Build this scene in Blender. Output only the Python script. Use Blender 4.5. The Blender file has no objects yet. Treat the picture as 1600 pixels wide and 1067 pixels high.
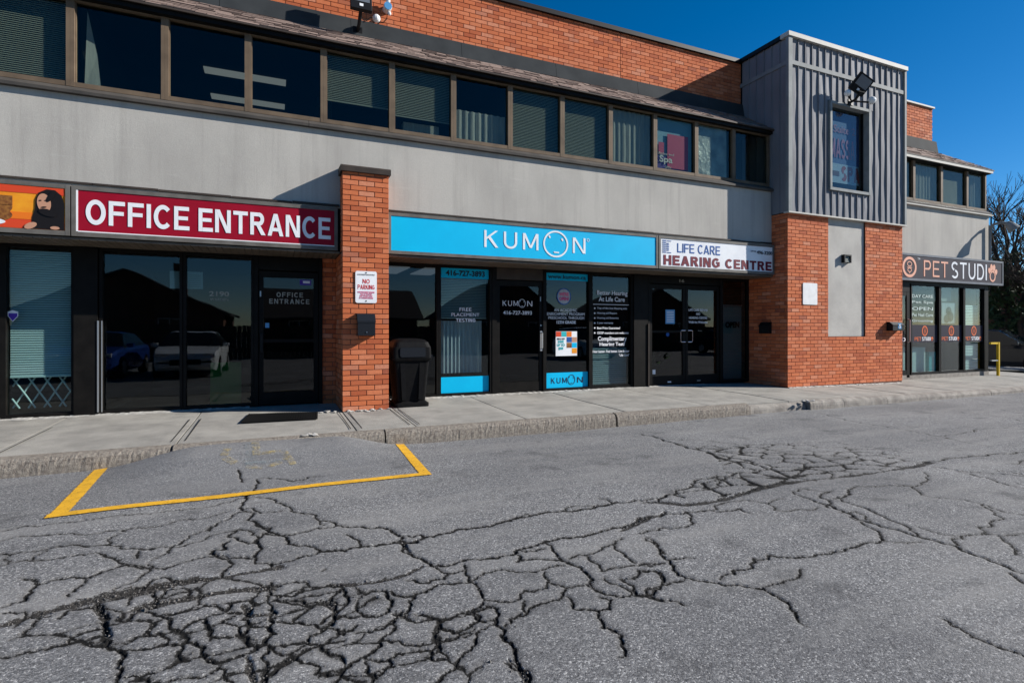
import bpy, bmesh, math, random
import numpy as np
from mathutils import Vector, Matrix
random.seed(7); rng = np.random.default_rng(7)
SC = bpy.context.scene
COL = SC.collection
R = math.radians
# ------------------------------------------------------------------ camera, sky, sun, exposure
cd = bpy.data.cameras.new('camera'); cam = bpy.data.objects.new('camera', cd); COL.objects.link(cam)
cam.location = (0, 0, 1.49); cam.rotation_euler = (R(90), 0, R(-23.6))
cd.sensor_width = 36; cd.lens = 19.163; cd.shift_y = -0.01156; cd.clip_start = .05; cd.clip_end = 3000
SC.camera = cam
SUN = Vector((2.6, -1.0, 1.45)).normalized()
elev = math.asin(SUN.z); rot = math.atan2(SUN.x, SUN.y)
W = bpy.data.worlds.new('World'); SC.world = W; W.use_nodes = True
wn = W.node_tree; bg = wn.nodes['Background']
sky = wn.nodes.new('ShaderNodeTexSky'); sky.sky_type = 'NISHITA'; sky.sun_disc = False
sky.sun_elevation = elev; sky.sun_rotation = rot; sky.air_density = 1.0; sky.dust_density = 0.4; sky.ozone_density = 4.0; sky.altitude = 1500
hs = wn.nodes.new('ShaderNodeHueSaturation'); hs.inputs['Saturation'].default_value = 1.35; hs.inputs['Value'].default_value = 1.0
wn.links.new(sky.outputs[0], hs.inputs['Color']); wn.links.new(hs.outputs[0], bg.inputs[0]); bg.inputs[1].default_value = 0.07
sd = bpy.data.lights.new('sun', 'SUN'); sd.energy = 5.0; sd.angle = R(.5); sd.color = (1, .955, .89)
so = bpy.data.objects.new('sun', sd); COL.objects.link(so); so.rotation_euler = (-SUN).to_track_quat('-Z', 'Y').to_euler()
so.location = (30, -12, 20)
vs = SC.view_settings; vs.view_transform = 'Standard'; vs.look = 'None'; vs.gamma = 1; vs.exposure = 0.72
try: vs.use_curve_mapping = False
except Exception: pass

# ------------------------------------------------------------------ materials
MATS = {}
def nt_new(name):
    m = bpy.data.materials.new(name); m.use_nodes = True; MATS[name] = m
    t = m.node_tree; b = t.nodes['Principled BSDF']
    return m, t, b
def N(t, kind, **kw):
    n = t.nodes.new(kind)
    for k, v in kw.items():
        if k.startswith('i_'):
            key = k[2:]; key = int(key) if key.isdigit() else key
            n.inputs[key].default_value = v
        else: setattr(n, k, v)
    return n
def mixc(t, fac, a, b, blend='MIX'):
    n = t.nodes.new('ShaderNodeMix'); n.data_type = 'RGBA'; n.blend_type = blend
    for sock, v in ((n.inputs[0], fac), (n.inputs[6], a), (n.inputs[7], b)):
        if hasattr(v, 'is_linked') or isinstance(v, bpy.types.NodeSocket): t.links.new(v, sock)
        elif isinstance(v, (int, float)): sock.default_value = v
        else: sock.default_value = (*v, 1)
    return n.outputs[2]
def ramp(t, src, p0, p1, c0=0., c1=1.):
    n = t.nodes.new('ShaderNodeMapRange'); n.inputs[1].default_value = p0; n.inputs[2].default_value = p1
    n.inputs[3].default_value = c0; n.inputs[4].default_value = c1; n.clamp = True
    t.links.new(src, n.inputs[0]); return n.outputs[0]
def mth(t, op, a, b=None):
    n = t.nodes.new('ShaderNodeMath'); n.operation = op
    for i, v in enumerate((a, b)):
        if v is None: continue
        if isinstance(v, bpy.types.NodeSocket): t.links.new(v, n.inputs[i])
        else: n.inputs[i].default_value = v
    return n.outputs[0]
def coords(t, scale=(1, 1, 1)):
    g = t.nodes.new('ShaderNodeNewGeometry'); mp = t.nodes.new('ShaderNodeMapping')
    mp.inputs['Scale'].default_value = scale
    t.links.new(g.outputs['Position'], mp.inputs[0]); return mp.outputs[0]
def noise(t, co, scale, detail=3, rough=.55):
    n = N(t, 'ShaderNodeTexNoise'); n.inputs['Scale'].default_value = scale; n.inputs['Detail'].default_value = detail
    n.inputs['Roughness'].default_value = rough; t.links.new(co, n.inputs['Vector']); return n.outputs[0]
def bump(t, b, h, strength, dist):
    n = N(t, 'ShaderNodeBump'); n.inputs['Strength'].default_value = strength; n.inputs['Distance'].default_value = dist
    t.links.new(h, n.inputs['Height']); t.links.new(n.outputs[0], b.inputs['Normal'])
def M(name, col, rough=.6, metal=0., col2=None, vscale=3., vlo=.35, vhi=.65, stretch=(1, 1, 1), fine=0., fscale=120., bmp=0., bscale=80., bdist=.004, spec=.22, emit=None):
    m, t, b = nt_new(name)
    b.inputs['Roughness'].default_value = rough; b.inputs['Metallic'].default_value = metal
    b.inputs['Specular IOR Level'].default_value = spec
    c = col
    if col2 or fine or bmp: co = coords(t, stretch)
    if col2: c = mixc(t, ramp(t, noise(t, co, vscale, 5), vlo, vhi), col, col2)
    if fine:
        c = mixc(t, fine, c if isinstance(c, bpy.types.NodeSocket) else c, ramp_col(t, noise(t, coords(t), fscale, 2)), 'OVERLAY')
    if isinstance(c, bpy.types.NodeSocket): t.links.new(c, b.inputs['Base Color'])
    else: b.inputs['Base Color'].default_value = (*c, 1)
    if bmp: bump(t, b, noise(t, coords(t), bscale, 4), bmp, bdist)
    if emit:
        b.inputs['Emission Color'].default_value = (*emit[0], 1); b.inputs['Emission Strength'].default_value = emit[1]
    return m
def ramp_col(t, src):
    n = t.nodes.new('ShaderNodeValToRGB'); n.color_ramp.elements[0].position = .3; n.color_ramp.elements[1].position = .7
    t.links.new(src, n.inputs[0]); return n.outputs[0]

m, t, b = nt_new('stucco')
co = coords(t)
c1 = mixc(t, ramp(t, noise(t, coords(t, (1, 1, .5)), 1.3, 5), .38, .72, 0, .8), (.47, .445, .40), (.345, .325, .295))
c1 = mixc(t, ramp(t, noise(t, coords(t, (7, 1, .28)), 1.0, 5, .7), .50, .76, 0, .5), c1, (.26, .242, .22))
c1 = mixc(t, ramp(t, noise(t, co, 90, 4, .75), .38, .68, 0, .35), c1, (.30, .285, .26))
c1 = mixc(t, ramp(t, noise(t, coords(t, (.25, 1, 2.2)), 3.5, 4, .7), .60, .74, 0, .35), c1, (.52, .50, .46))
t.links.new(c1, b.inputs['Base Color']); b.inputs['Roughness'].default_value = .92; b.inputs['Specular IOR Level'].default_value = .15
bump(t, b, mth(t, 'ADD', noise(t, co, 170, 4), mth(t, 'MULTIPLY', noise(t, co, 22, 4), .5)), .45, .005)
M('stucco_panel', (.46, .44, .40), .9, col2=(.38, .36, .33), vscale=2.2, fine=.2, fscale=160, bmp=.4, bscale=200, bdist=.004)
M('mortar', (.12, .062, .045), .95, col2=(.18, .11, .085), vscale=9, bmp=.4, bscale=150)
M('bronze', (.06, .047, .039), .6, 0., spec=.15, col2=(.04, .032, .028), vscale=4)
M('bronze_dark', (.006, .0055, .005), .5, 0., col2=(.010, .009, .008), vscale=5, spec=.10)
M('brown_frame', (.155, .112, .075), .65, 0., spec=.15, col2=(.105, .076, .052), vscale=4, vlo=.4, vhi=.7)
M('flashing', (.045, .049, .051), .8, 0., spec=.08, col2=(.032, .035, .037), vscale=2)
M('sill_metal', (.085, .075, .065), .65, 0., col2=(.055, .05, .045), vscale=3)
M('sign_frame', (.15, .14, .125), .65, 0., col2=(.10, .092, .082), vscale=5)
M('sign_frame_blue', (.12, .14, .17), .65, 0., col2=(.09, .105, .13), vscale=5)
M('soffit', (.15, .12, .09), .6, col2=(.10, .08, .06), vscale=3)
M('coping_light', (.50, .48, .42), .65, 0., col2=(.42, .41, .38), vscale=3)
M('panel_metal', (.225, .228, .245), .7, 0., spec=.16, col2=(.16, .163, .178), vscale=1.2, stretch=(2, 1, .5), bmp=.08, bscale=9, bdist=.02)
M('grey_trim', (.24, .255, .255), .7, 0., spec=.16, col2=(.18, .195, .195), vscale=4)
M('concrete', (.315, .30, .268), .9, col2=(.215, .205, .185), vscale=2.6, vlo=.38, vhi=.7, fine=.35, fscale=260, bmp=.35, bscale=240, bdist=.004)
M('kerb_concrete', (.28, .25, .21), .95, col2=(.155, .132, .112), vscale=34, vlo=.36, vhi=.66, fine=.4, fscale=300, bmp=.9, bscale=130, bdist=.014)
M('kerb_smooth', (.31, .285, .25), .95, col2=(.19, .17, .15), vscale=6, fine=.4, fscale=250, bmp=.5, bscale=160, bdist=.006)
M('crust', (.48, .465, .43), .95, col2=(.28, .265, .24), vscale=14, bmp=.8, bscale=90, bdist=.01)
M('crumb', (.16, .15, .14), .95, col2=(.05, .048, .045), vscale=30)
M('joint_dirt', (.035, .032, .028), 1)
M('white_paint', (.78, .78, .77), .45, col2=(.68, .68, .67), vscale=8)
M('plastic_black', (.003, .003, .004), .6, spec=.1, col2=(.006, .006, .006), vscale=14, bmp=.15, bscale=200)
M('rubber', (.009, .009, .009), .85, spec=.05)
M('black_metal', (.008, .008, .009), .5, 0., spec=.2)
M('chrome', (.62, .62, .62), .22, 1.)
M('alum', (.48, .48, .47), .4, .8)
M('maroon', (.30, .006, .022), .5, col2=(.26, .005, .018), vscale=3, spec=.12)
M('cyan', (.0, .46, .76), .5, col2=(.0, .42, .71), vscale=2, spec=.15)
M('sign_white', (.80, .81, .82), .35, col2=(.72, .73, .75), vscale=3)
M('sign_navy', (.022, .02, .034), .6, spec=.12)
M('ink_blue', (.01, .08, .30), .5); M('ink_maroon', (.14, .005, .018), .5); M('ink_dark', (.012, .014, .03), .5)
M('ink_white', (.80, .80, .82), .5); M('ink_grey', (.30, .29, .25), .6); M('ink_red', (.55, .02, .015), .5); M('ink_orange', (.75, .16, .045), .5)
M('ink_peach', (.72, .36, .25), .5); M('ink_pink', (.75, .10, .22), .5); M('ink_magenta', (.60, .04, .17), .5); M('ink_sky', (.22, .45, .68), .5); M('ink_purple', (.07, .03, .33), .5); M('ink_teal', (.03, .42, .45), .5)
M('food_red', (.62, .06, .02), .45); M('food_yellow', (.80, .33, .02), .45, col2=(.72, .24, .015), vscale=6); M('food_orange', (.75, .17, .015), .45)
M('skin', (.48, .25, .16), .6); M('hair', (.01, .008, .008), .5); M('food_brown', (.13, .04, .015), .6, col2=(.30, .13, .03), vscale=22); M('ink_black', (.006, .006, .006), .5)
M('blind', (.50, .60, .56), .6); M('blind_grey', (.31, .33, .30), .6); M('curtain', (.45, .47, .48), .8, col2=(.34, .36, .38), vscale=6, stretch=(4, 1, .4))
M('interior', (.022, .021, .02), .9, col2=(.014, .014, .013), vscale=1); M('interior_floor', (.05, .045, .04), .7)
M('lamp_panel', (.8, .8, .78), .5, emit=((.9, .95, 1), .13))
M('yellow_metal', (.62, .42, .01), .5, col2=(.5, .32, .01), vscale=9)
M('green_plastic', (.05, .22, .03), .5); M('leaf', (.04, .085, .02), .6, col2=(.07, .12, .03), vscale=6)
M('film', (.50, .54, .58), .32, .3, col2=(.22, .25, .29), vscale=3, bmp=.6, bscale=3.5, bdist=.05)
M('bark', (.05, .038, .03), .95, col2=(.03, .024, .02), vscale=8, bmp=.5, bscale=30)
M('evergreen', (.018, .038, .014), .7, col2=(.035, .06, .022), vscale=1.5)
M('house_brick', (.16, .075, .05), .9, col2=(.11, .05, .035), vscale=5); M('house_roof', (.045, .04, .04), .9, col2=(.065, .058, .055), vscale=4)
M('house_trim', (.55, .53, .5), .6); M('fence_wood', (.07, .05, .035), .9)
M('car_white', (.75, .76, .77), .25, spec=.6); M('car_blue', (.02, .06, .28), .22, .3); M('car_dark', (.015, .017, .021), .25, 0.); M('car_glass', (.012, .015, .018), .06); M('tail', (.3, .01, .01), .3); M('headlight', (.75, .77, .8), .1, .3)
M('sensor_white', (.75, .75, .74), .35); M('sensor_blue', (.10, .30, .55), .3)
M('lamp_lens', (.16, .18, .20), .08, .2)

# brick: each brick its own firing, from the object's random number or a per-brick attribute
m, t, b = nt_new('brick')
oi = N(t, 'ShaderNodeObjectInfo'); at = N(t, 'ShaderNodeAttribute', attribute_name='tint')
r1 = mth(t, 'FRACT', mth(t, 'ADD', oi.outputs['Random'], at.outputs['Fac']))
cr = N(t, 'ShaderNodeValToRGB'); e = cr.color_ramp.elements
e[0].position = 0; e[0].color = (.36, .085, .035, 1); e[1].position = 1; e[1].color = (.62, .205, .09, 1)
for p, c in ((.25, (.49, .13, .05, 1)), (.6, (.57, .165, .065, 1)), (.88, (.60, .21, .105, 1)), (.94, (.58, .25, .15, 1)), (.97, (.26, .07, .042, 1))):
    q = e.new(p); q.color = c
t.links.new(r1, cr.inputs[0])
co = coords(t)
c1 = mixc(t, ramp(t, noise(t, co, 26, 4), .35, .75, 0, .55), cr.outputs[0], (.46, .125, .05))
c2 = mixc(t, ramp(t, noise(t, co, 1.1, 3), .5, .75, 0, .45), c1, (.40, .12, .06))
c2 = mixc(t, ramp(t, noise(t, co, 3.2, 5, .65), .62, .8, 0, .4), c2, (.56, .30, .19))
c2 = mixc(t, ramp(t, noise(t, coords(t, (1.6, 1, .5)), 2.1, 5, .7), .60, .75, 0, .5), c2, (.24, .075, .045))
t.links.new(c2, b.inputs['Base Color']); b.inputs['Roughness'].default_value = .88; b.inputs['Specular IOR Level'].default_value = .2
bump(t, b, noise(t, co, 190, 4), .35, .004)
# shingles
m, t, b = nt_new('shingle')
at = N(t, 'ShaderNodeAttribute', attribute_name='tint')
c1 = mixc(t, at.outputs['Fac'], (.15, .10, .08), (.29, .205, .165))
c1 = mixc(t, ramp(t, noise(t, coords(t), 240, 2), .35, .65, 0, .5), c1, (.10, .075, .062))
t.links.new(c1, b.inputs['Base Color']); b.inputs['Roughness'].default_value = .95
# glass: a tinted pane that lets light through and mirrors the street by Fresnel
def glass(name, tint, gcol=(1, 1, 1), wob=.25):
    m, t, b = nt_new(name); t.nodes.remove(b)
    out = t.nodes['Material Output']
    tr = N(t, 'ShaderNodeBsdfTransparent'); tr.inputs[0].default_value = (*tint, 1)
    gl = N(t, 'ShaderNodeBsdfGlossy'); gl.inputs['Roughness'].default_value = .015; gl.inputs[0].default_value = (*gcol, 1)
    fr = N(t, 'ShaderNodeFresnel'); ge = N(t, 'ShaderNodeNewGeometry'); t.links.new(ramp(t, ge.outputs['Backfacing'], 0, 1, 1.47, 1 / 1.47), fr.inputs[0])
    bp = N(t, 'ShaderNodeBump'); bp.inputs['Strength'].default_value = wob; bp.inputs['Distance'].default_value = .004
    t.links.new(noise(t, coords(t), 1.6, 1), bp.inputs['Height']); t.links.new(bp.outputs[0], gl.inputs['Normal'])
    mx = N(t, 'ShaderNodeMixShader'); t.links.new(fr.outputs[0], mx.inputs[0]); t.links.new(tr.outputs[0], mx.inputs[1]); t.links.new(gl.outputs[0], mx.inputs[2])
    t.links.new(mx.outputs[0], out.inputs[0]); return m
glass('glass', (.62, .70, .72)); glass('glass_dark', (.50, .54, .56)); glass('glass_clear', (.80, .88, .88)); glass('glass_upper', (.74, .78, .74), (.50, .54, .54), .4)
# decal film on glass (perforated blue vinyl) is plain coloured film
# worn paint: solid where thick, flaked to the asphalt where thin
def worn(name, col, lo, hi, scale):
    m, t, b = nt_new(name); out = t.nodes['Material Output']
    co = coords(t)
    nz = mth(t, 'ADD', mth(t, 'MULTIPLY', noise(t, co, scale, 6, .7), .6), mth(t, 'MULTIPLY', noise(t, co, 190, 2), .4))
    at = N(t, 'ShaderNodeAttribute', attribute_name='edge')
    f = ramp(t, mth(t, 'ADD', nz, at.outputs['Fac']), lo, hi)
    t.links.new(mixc(t, ramp(t, noise(t, co, 9, 4), .4, .7), col, tuple(x * .78 for x in col)), b.inputs['Base Color']); b.inputs['Roughness'].default_value = .8
    bump(t, b, noise(t, co, 170, 3), .6, .006)
    tr = N(t, 'ShaderNodeBsdfTransparent'); mx = N(t, 'ShaderNodeMixShader')
    t.links.new(f, mx.inputs[0]); t.links.new(tr.outputs[0], mx.inputs[1]); t.links.new(b.outputs[0], mx.inputs[2]); t.links.new(mx.outputs[0], out.inputs[0])
worn('paint_yellow', (.72, .38, .012), .40, .47, 30)
worn('paint_faded', (.42, .33, .14), .50, .68, 11)
worn('paint_faded_blue', (.24, .27, .28), .50, .72, 11)
worn('tyre_dust', (.32, .31, .29), .46, .95, 3)
# asphalt: aggregate grain, cracks and dirt carried by attributes of the surface
m, t, b = nt_new('asphalt')
co = coords(t)
vo = N(t, 'ShaderNodeTexVoronoi'); vo.inputs['Scale'].default_value = 135; t.links.new(co, vo.inputs['Vector'])
sep = N(t, 'ShaderNodeSeparateColor'); t.links.new(vo.outputs['Color'], sep.inputs[0])
stone = N(t, 'ShaderNodeValToRGB'); e = stone.color_ramp.elements
e[0].position = 0; e[0].color = (.04, .04, .042, 1); e[1].position = 1; e[1].color = (.62, .61, .59, 1)
for p, c in ((.22, (.115, .115, .117, 1)), (.62, (.19, .190, .192, 1)), (.88, (.32, .317, .31, 1))):
    q = e.new(p); q.color = c
t.links.new(sep.outputs[0], stone.inputs[0])
c1 = mixc(t, ramp(t, noise(t, co, 45, 5, .75), .42, .66, 0, .45), stone.outputs[0], (.115, .115, .117))
c1 = mixc(t, ramp(t, noise(t, co, 38, 3, .8), .56, .66, 0, .55), c1, (.27, .268, .262))
c1 = mixc(t, ramp(t, noise(t, co, 52, 3, .8), .57, .66, 0, .6), c1, (.055, .055, .057))
c1 = mixc(t, ramp(t, noise(t, co, .42, 5, .6), .38, .64, 0, .5), c1, (.085, .085, .088))
c1 = mixc(t, ramp(t, noise(t, coords(t, (.30, 1.5, 1)), 1.2, 5, .65), .48, .68, 0, .6), c1, (.245, .24, .23))
c1 = mixc(t, ramp(t, noise(t, coords(t, (.8, 1, 1)), 2.4, 4, .6), .58, .70, 0, .6), c1, (.06, .06, .062))
c1 = mixc(t, ramp(t, noise(t, co, 7, 3, .6), .66, .74, 0, .6), c1, (.05, .05, .052))
ac = N(t, 'ShaderNodeAttribute', attribute_name='crack'); ad = N(t, 'ShaderNodeAttribute', attribute_name='dirt'); ap = N(t, 'ShaderNodeAttribute', attribute_name='patch')
nz = mth(t, 'SUBTRACT', noise(t, co, 90, 4, .7), .5); nz2 = mth(t, 'SUBTRACT', noise(t, co, 22, 4, .65), .5)
d = mth(t, 'ADD', ac.outputs['Fac'], mth(t, 'ADD', mth(t, 'MULTIPLY', nz, .026), mth(t, 'MULTIPLY', nz2, .006)))
c1 = mixc(t, ap.outputs['Fac'], c1, (.15, .152, .157))
c1 = mixc(t, ramp(t, d, .03, .006, 0, .5), c1, (.085, .081, .076))
dm = mth(t, 'ADD', ad.outputs['Fac'], mth(t, 'ADD', mth(t, 'MULTIPLY', nz, 1.6), mth(t, 'MULTIPLY', nz2, 2.2)))
grit = mixc(t, ramp(t, noise(t, co, 130, 3, .7), .58, .74), (.018, .016, .014), (.12, .105, .09))
c1 = mixc(t, ramp(t, dm, .40, .62, 0, .95), c1, grit)
c1 = mixc(t, ramp(t, d, .008, .003), c1, (.008, .0075, .007))
t.links.new(c1, b.inputs['Base Color']); b.inputs['Roughness'].default_value = .93; b.inputs['Specular IOR Level'].default_value = .25
hh = mth(t, 'ADD', mth(t, 'MULTIPLY', vo.outputs['Distance'], -.5), mth(t, 'MULTIPLY', ramp(t, d, -.004, .006), 1.2))
hh = mth(t, 'ADD', hh, mth(t, 'MULTIPLY', noise(t, co, 60, 4), .8))
bump(t, b, hh, .55, .007)

# ------------------------------------------------------------------ object helpers
def tag(o, label=None, cat=None, group=None, kind=None):
    if label: o['label'] = label
    if cat: o['category'] = cat
    if group: o['group'] = group
    if kind: o['kind'] = kind
    return o
def setparent(o, p):
    if p is None: return
    o.parent = p
    mw = Matrix.Identity(4); q = p; chain = []
    while q is not None: chain.append(q); q = q.parent
    # world matrix of the parent, from its own location/rotation and parent inverse
    for q in reversed(chain):
        mw = mw @ q.matrix_parent_inverse @ q.matrix_basis if q.parent else q.matrix_basis.copy()
    o.matrix_parent_inverse = mw.inverted()
def thing(name, label, cat, loc, group=None):
    o = bpy.data.objects.new(name, None); COL.objects.link(o); o.location = loc; o.empty_display_size = .2
    return tag(o, label, cat, group)
def pv(name, loc, parent=None, kind=None):
    o = bpy.data.objects.new(name, None); COL.objects.link(o); o.location = loc
    if parent: setparent(o, parent)
    return tag(o, kind=kind)
class MB:
    def __init__(s): s.v = []; s.f = []; s.tint = []; s.cur = 0.
    def add(s, vs, fs):
        n = len(s.v); s.v += [tuple(p) for p in vs]; s.f += [tuple(i + n for i in q) for q in fs]; s.tint += [s.cur] * len(vs)
    def box(s, x0, x1, y0, y1, z0, z1):
        s.add([(x0, y0, z0), (x1, y0, z0), (x1, y1, z0), (x0, y1, z0), (x0, y0, z1), (x1, y0, z1), (x1, y1, z1), (x0, y1, z1)],
              [(0, 3, 2, 1), (4, 5, 6, 7), (0, 1, 5, 4), (1, 2, 6, 5), (2, 3, 7, 6), (3, 0, 4, 7)])
    def cbox(s, x0, x1, y0, y1, z0, z1, c=.01):   # box with chamfered edges all round
        bm = bmesh.new(); bmesh.ops.create_cube(bm, size=1)
        for v in bm.verts: v.co = (x0 + (v.co.x + .5) * (x1 - x0), y0 + (v.co.y + .5) * (y1 - y0), z0 + (v.co.z + .5) * (z1 - z0))
        bmesh.ops.bevel(bm, geom=bm.edges[:], offset=c, segments=2, affect='EDGES', profile=.6)
        s.frombm(bm)
    def frombm(s, bm):
        bm.verts.index_update(); s.add([v.co[:] for v in bm.verts], [[v.index for v in f.verts] for f in bm.faces]); bm.free()
    def prism(s, pts, y0, y1):   # polygon in x,z extruded along y
        n = len(pts); vs = [(x, y0, z) for x, z in pts] + [(x, y1, z) for x, z in pts]
        s.add(vs, [tuple(range(n)), tuple(range(2 * n - 1, n - 1, -1))] + [(i, i + n, (i + 1) % n + n, (i + 1) % n) for i in range(n)])
    def prismx(s, pts, x0, x1):  # polygon in y,z extruded along x
        n = len(pts); vs = [(x0, y, z) for y, z in pts] + [(x1, y, z) for y, z in pts]
        s.add(vs, [tuple(range(n - 1, -1, -1)), tuple(range(n, 2 * n))] + [(i, (i + 1) % n, (i + 1) % n + n, i + n) for i in range(n)])
    def ell(s, cx, cz, rx, rz, y0, y1, n=28, rot=0.):
        c, q = math.cos(rot), math.sin(rot)
        s.prism([(cx + rx * math.cos(a) * c - rz * math.sin(a) * q, cz + rx * math.cos(a) * q + rz * math.sin(a) * c) for a in [2 * math.pi * i / n for i in range(n)]], y0, y1)
    def ring(s, cx, cz, rx, rz, w, y0, y1, n=40):
        vs = []; fs = []
        for i in range(n):
            a = 2 * math.pi * i / n; c, q = math.cos(a), math.sin(a)
            vs += [(cx + rx * c, y0, cz + rz * q), (cx + (rx - w) * c, y0, cz + (rz - w) * q), (cx + rx * c, y1, cz + rz * q), (cx + (rx - w) * c, y1, cz + (rz - w) * q)]
            k = 4 * i; j = 4 * ((i + 1) % n)
            fs += [(k, k + 1, j + 1, j), (k, j, j + 2, k + 2), (k + 1, k + 3, j + 3, j + 1), (k + 2, j + 2, j + 3, k + 3)]
        s.add(vs, fs)
    def tube(s, pts, r, n=8, r1=None, caps=True):
        pts = [Vector(p) for p in pts]; L = len(pts); r1 = r if r1 is None else r1
        base = len(s.v); vs = []; fs = []
        up = Vector((0, 0, 1))
        for i, p in enumerate(pts):
            d = (pts[min(i + 1, L - 1)] - pts[max(i - 1, 0)]).normalized()
            a = d.cross(up if abs(d.z) < .95 else Vector((1, 0, 0))).normalized(); bb = d.cross(a)
            rr = r + (r1 - r) * i / max(1, L - 1)
            for k in range(n):
                an = 2 * math.pi * k / n; vs.append(p + a * (rr * math.cos(an)) + bb * (rr * math.sin(an)))
        for i in range(L - 1):
            for k in range(n):
                fs.append((i * n + k, i * n + (k + 1) % n, (i + 1) * n + (k + 1) % n, (i + 1) * n + k))
        if caps: fs += [tuple(range(n - 1, -1, -1)), tuple(range((L - 1) * n, L * n))]
        s.add(vs, fs)
    def ball(s, c, rx, ry, rz, seg=12, rings=8):
        bm = bmesh.new(); bmesh.ops.create_uvsphere(bm, u_segments=seg, v_segments=rings, radius=1)
        for v in bm.verts: v.co = (c[0] + v.co.x * rx, c[1] + v.co.y * ry, c[2] + v.co.z * rz)
        s.frombm(bm)
    def build(s, name, mat, parent=None, label=None, kind=None, smooth=False, tint=False):
        me = bpy.data.meshes.new(name); me.from_pydata(s.v, [], s.f); me.update()
        me.materials.append(MATS[mat] if isinstance(mat, str) else mat)
        if tint:
            a = me.attributes.new('tint', 'FLOAT', 'POINT'); a.data.foreach_set('value', np.array(s.tint, dtype=np.float32))
        if smooth: me.polygons.foreach_set('use_smooth', [True] * len(me.polygons))
        o = bpy.data.objects.new(name, me); COL.objects.link(o)
        if parent: setparent(o, parent)
        return tag(o, label=label, kind=kind)
def box(name, mat, parent, *d, **k):
    q = MB(); q.box(*d); return q.build(name, mat, parent, **k)
def text(txt, x0, x1, z0, z1, y, mat, parent, bold=0., name='lettering', thick=.002, label=None, kind=None):
    cu = bpy.data.curves.new('t', 'FONT'); cu.body = txt; cu.size = 1; cu.align_x = 'CENTER'; cu.offset = bold; cu.extrude = .5; cu.resolution_u = 3; cu.space_line = .95
    o = bpy.data.objects.new('t', cu); COL.objects.link(o)
    dg = bpy.context.evaluated_depsgraph_get(); me = bpy.data.meshes.new_from_object(o.evaluated_get(dg))
    bpy.data.objects.remove(o); bpy.data.curves.remove(cu)
    n = len(me.vertices); a = np.empty(n * 3); me.vertices.foreach_get('co', a); a = a.reshape(-1, 3)
    mn, mx = a.min(0), a.max(0); q = np.empty_like(a)
    q[:, 0] = x0 + (a[:, 0] - mn[0]) / (mx[0] - mn[0]) * (x1 - x0); q[:, 2] = z0 + (a[:, 1] - mn[1]) / (mx[1] - mn[1]) * (z1 - z0)
    q[:, 1] = y - (a[:, 2] > 0) * thick
    me.vertices.foreach_set('co', q.ravel()); me.update(); me.name = name; me.materials.clear(); me.materials.append(MATS[mat])
    ob = bpy.data.objects.new(name, me); COL.objects.link(ob); setparent(ob, parent); return tag(ob, label=label, kind=kind)

# brick laying ---------------------------------------------------------------
BL, BH, MJ = .235, .07, .0105
def brick_mesh():
    q = MB(); c = .018; d = .06   # unit brick 1 x 1 face (x, z), front at y=0, soft front edges
    o = [(0, 0), (1, 0), (1, 1), (0, 1)]; cx, cz = .016, .05
    i = [(cx, cz), (1 - cx, cz), (1 - cx, 1 - cz), (cx, 1 - cz)]
    vs = [(x, .05, z) for x, z in o] + [(x, 0, z) for x, z in i] + [(x, 1, z) for x, z in o]
    fs = [(4, 5, 6, 7)] + [(k, (k + 1) % 4, 4 + (k + 1) % 4, 4 + k) for k in range(4)] + [(8 + k, 8 + (k + 1) % 4, (k + 1) % 4, k) for k in range(4)]
    q.add(vs, fs); return q
_bq = brick_mesh()
BM = bpy.data.meshes.new('brick'); BM.from_pydata(_bq.v, [], _bq.f); BM.update(); BM.materials.append(MATS['brick'])
def lay(u0, u1, z0, z1, holes=(), phase=0.):
    out = []; r = 0; z = z0
    while z < z1 - .02:
        zt = min(z + BH, z1)
        u = u0 - ((r % 2) * .5 + phase) * (BL + MJ)
        while u < u1:
            a, c = max(u, u0), min(u + BL, u1)
            segs = [(a, c)]
            for (h0, h1, g0, g1) in holes:
                if zt > g0 + .03 and z < g1 - .03:
                    ns = []
                    for p, q in segs:
                        if q <= h0 or p >= h1: ns.append((p, q)); continue
                        if p < h0: ns.append((p, h0))
                        if q > h1: ns.append((h1, q))
                    segs = ns
            out += [(p, q, z, zt) for p, q in segs if q - p > .025]
            u += BL + MJ
        z += BH + MJ; r += 1
    return out
def bricks(lst, parent, face, plane, n_single=0, key=None):
    """face 'front': brick faces look to -Y from plane y; 'left': look to -X from plane x"""
    lst = sorted(lst, key=key) if key else list(lst)
    st = MB()
    for k, (p, q, z, zt) in enumerate(lst):
        pr = random.uniform(0, .004)
        if k < n_single:
            o = bpy.data.objects.new('brick', BM); COL.objects.link(o)
            if face == 'front': o.location = (p, plane - pr, z); o.scale = (q - p, .03, zt - z)
            setparent(o, parent)
        else:
            st.cur = random.random()
            vs = [(x * (q - p), y * .03, w * (zt - z)) for x, y, w in _bq.v]
            if face == 'front': st.add([(p + x, plane - pr + y, z + w) for x, y, w in vs], _bq.f)
            elif face == 'left': st.add([(plane - pr + y, q - x, z + w) for x, y, w in vs], _bq.f)
            else: st.add([(plane + pr - y, p + x, z + w) for x, y, w in vs], _bq.f)
    if st.v: st.build('brickwork', 'brick', parent, kind='stuff', tint=True)

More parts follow.
